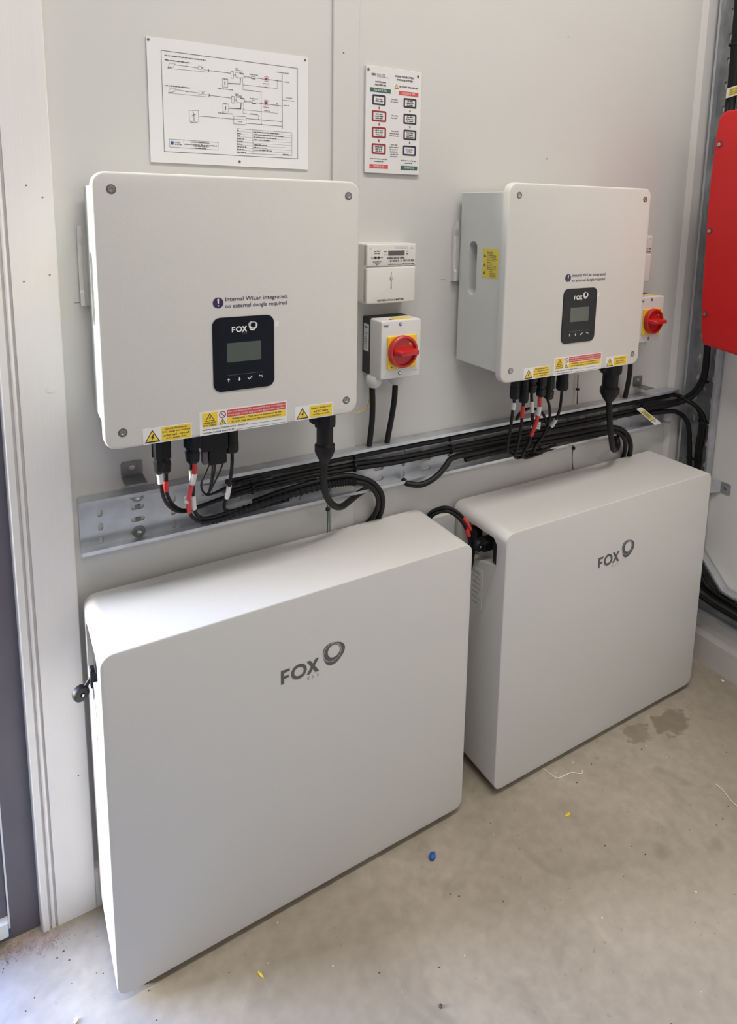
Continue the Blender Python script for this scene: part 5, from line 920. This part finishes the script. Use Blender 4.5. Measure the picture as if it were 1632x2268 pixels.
# ================================================================== bits on the floor
def crumb(name, label, cat, loc, s, m, group=None, n=7):
    bm = bmesh.new(); bmesh.ops.create_icosphere(bm, subdivisions=1, radius=1.0)
    for v in bm.verts: v.co = Vector((v.co.x * s[0], v.co.y * s[1], max(v.co.z, -0.6) * s[2])) * random.uniform(0.7, 1.15)
    mz = min(v.co.z for v in bm.verts)
    for v in bm.verts: v.co.z -= mz
    me = bpy.data.meshes.new(name); bm.to_mesh(me); bm.free(); me.materials.append(MATS[m])
    o = bpy.data.objects.new(name, me); COL.objects.link(o); o.location = loc; o.rotation_euler = (0, 0, random.uniform(0, 6)); return tag(o, label, cat, group)
o = crumb('plastic_scrap', 'crumpled scrap of blue plastic on the concrete in front of the left battery', 'scrap', (0.7624, -0.2565, 0), (0.0105, 0.0085, 0.008), 'blue_plastic', 'scraps on the floor')
crumb('plastic_scrap', 'small yellow scrap on the concrete in front of the right battery', 'scrap', (1.0843, -0.3265, 0), (0.004, 0.009, 0.003), 'yellow_plastic', 'scraps on the floor')
crumb('plastic_scrap', 'small yellow scrap beside the lower left battery edge', 'scrap', (0.3774, -0.2840, 0), (0.003, 0.009, 0.003), 'yellow_plastic', 'scraps on the floor')
crumb('plaster_chip', 'white plaster chip by the right skirting', 'chip', (1.799, -0.2376, 0), (0.004, 0.007, 0.004), 'chip_white', 'chips on the floor')
crumb('plaster_chip', 'white plaster chip at the lower left corner by the door', 'chip', (0.0881, -0.1955, 0), (0.0055, 0.004, 0.004), 'chip_white', 'chips on the floor')
crumb('grit_lump', 'dark grit lump on the pale floor at the bottom centre', 'grit', (0.626, -0.4815, 0), (0.0045, 0.004, 0.003), 'grit', 'grit lumps')
for (a, b_, r_, lab) in (([(1.1253, -0.2038), (1.1295, -0.228), (1.1363, -0.2429), (1.158, -0.246), (1.178, -0.2485), (1.195, -0.2625), (1.2050, -0.2560)], 0, 0.0010, 'wavy white thread lying in front of the right battery box'), ([(1.4542, -0.4437), (1.4530, -0.462), (1.4445, -0.486), (1.4428, -0.5041), (1.4510, -0.5300)], 0, 0.0011, 'white thread on the floor at the right edge')):
    c0 = Vector((a[0][0], a[0][1], 0)); p_ = spline([(x - c0.x, y - c0.y, r_ + 0.0004 * (i % 2)) for i, (x, y) in enumerate(a)], 8)
    t = thing('thread', lab, 'thread', tuple(c0), 'threads on the floor'); tube('strand', p_, r_, 'thread', t, 8)
st = MB(flat())
for k in range(75):
    x, y = random.uniform(0.16, 1.7), random.uniform(-0.75, -0.24)
    s = random.uniform(0.0005, 0.0018); a = random.uniform(0, PI)
    st.rings([[(x + rr * s * math.cos(a + 2 * PI * i / 5) * (1.7 if i % 2 else 1), y + rr * s * math.sin(a + 2 * PI * i / 5), h) for i in range(5)] for rr, h in ((1, 0), (0.6, s * 0.7))])
for k in range(60):
    x, y = random.uniform(-0.1, 0.22), random.uniform(-0.33, -0.03)
    s = random.uniform(0.0006, 0.0020); a = random.uniform(0, PI)
    st.rings([[(x + rr * s * math.cos(a + 2 * PI * i / 5), y + rr * s * math.sin(a + 2 * PI * i / 5), h) for i in range(5)] for rr, h in ((1, 0), (0.6, s * 0.7))])
o = st.build('grit', 'grit', None, False, 'stuff'); tag(o, 'scattered dark grit and dust specks on the concrete', 'grit')
st = MB(flat())
for k in range(36):
    x, y = random.uniform(0.0, 1.7), random.uniform(-0.75, -0.10)
    s = random.uniform(0.0005, 0.0017); a = random.uniform(0, PI)
    st.rings([[(x + rr * s * math.cos(a + 2 * PI * i / 5), y + rr * s * math.sin(a + 2 * PI * i / 5) * 1.6, h) for i in range(5)] for rr, h in ((1, 0), (0.6, s * 0.7))])
o = st.build('plaster_specks', 'chip_white', None, False, 'stuff'); tag(o, 'scattered tiny white plaster specks on the concrete', 'specks')
dm = MB(flat())
for k in range(620):
    x = random.gauss(0.030, 0.030); y = random.gauss(-0.028, 0.009) + (-0.004 if x > 0.04 else 0.006)
    if x > 0.046 and y > -0.020: y = -0.020 - random.random() * 0.012
    s = random.uniform(0.0012, 0.0050) * max(0.3, 1 - abs(x - 0.03) / 0.11)
    dm.rings([[(x + rr * s * math.cos(2 * PI * i / 6), y + rr * s * math.sin(2 * PI * i / 6), h) for i in range(6)] for rr, h in ((1, 0), (0.7, s * 0.35), (0.2, s * 0.5))])
o = dm.build('dirt_heap', 'dirt', None, False, 'stuff'); tag(o, 'reddish brown dirt swept up at the foot of the door casing', 'dirt')
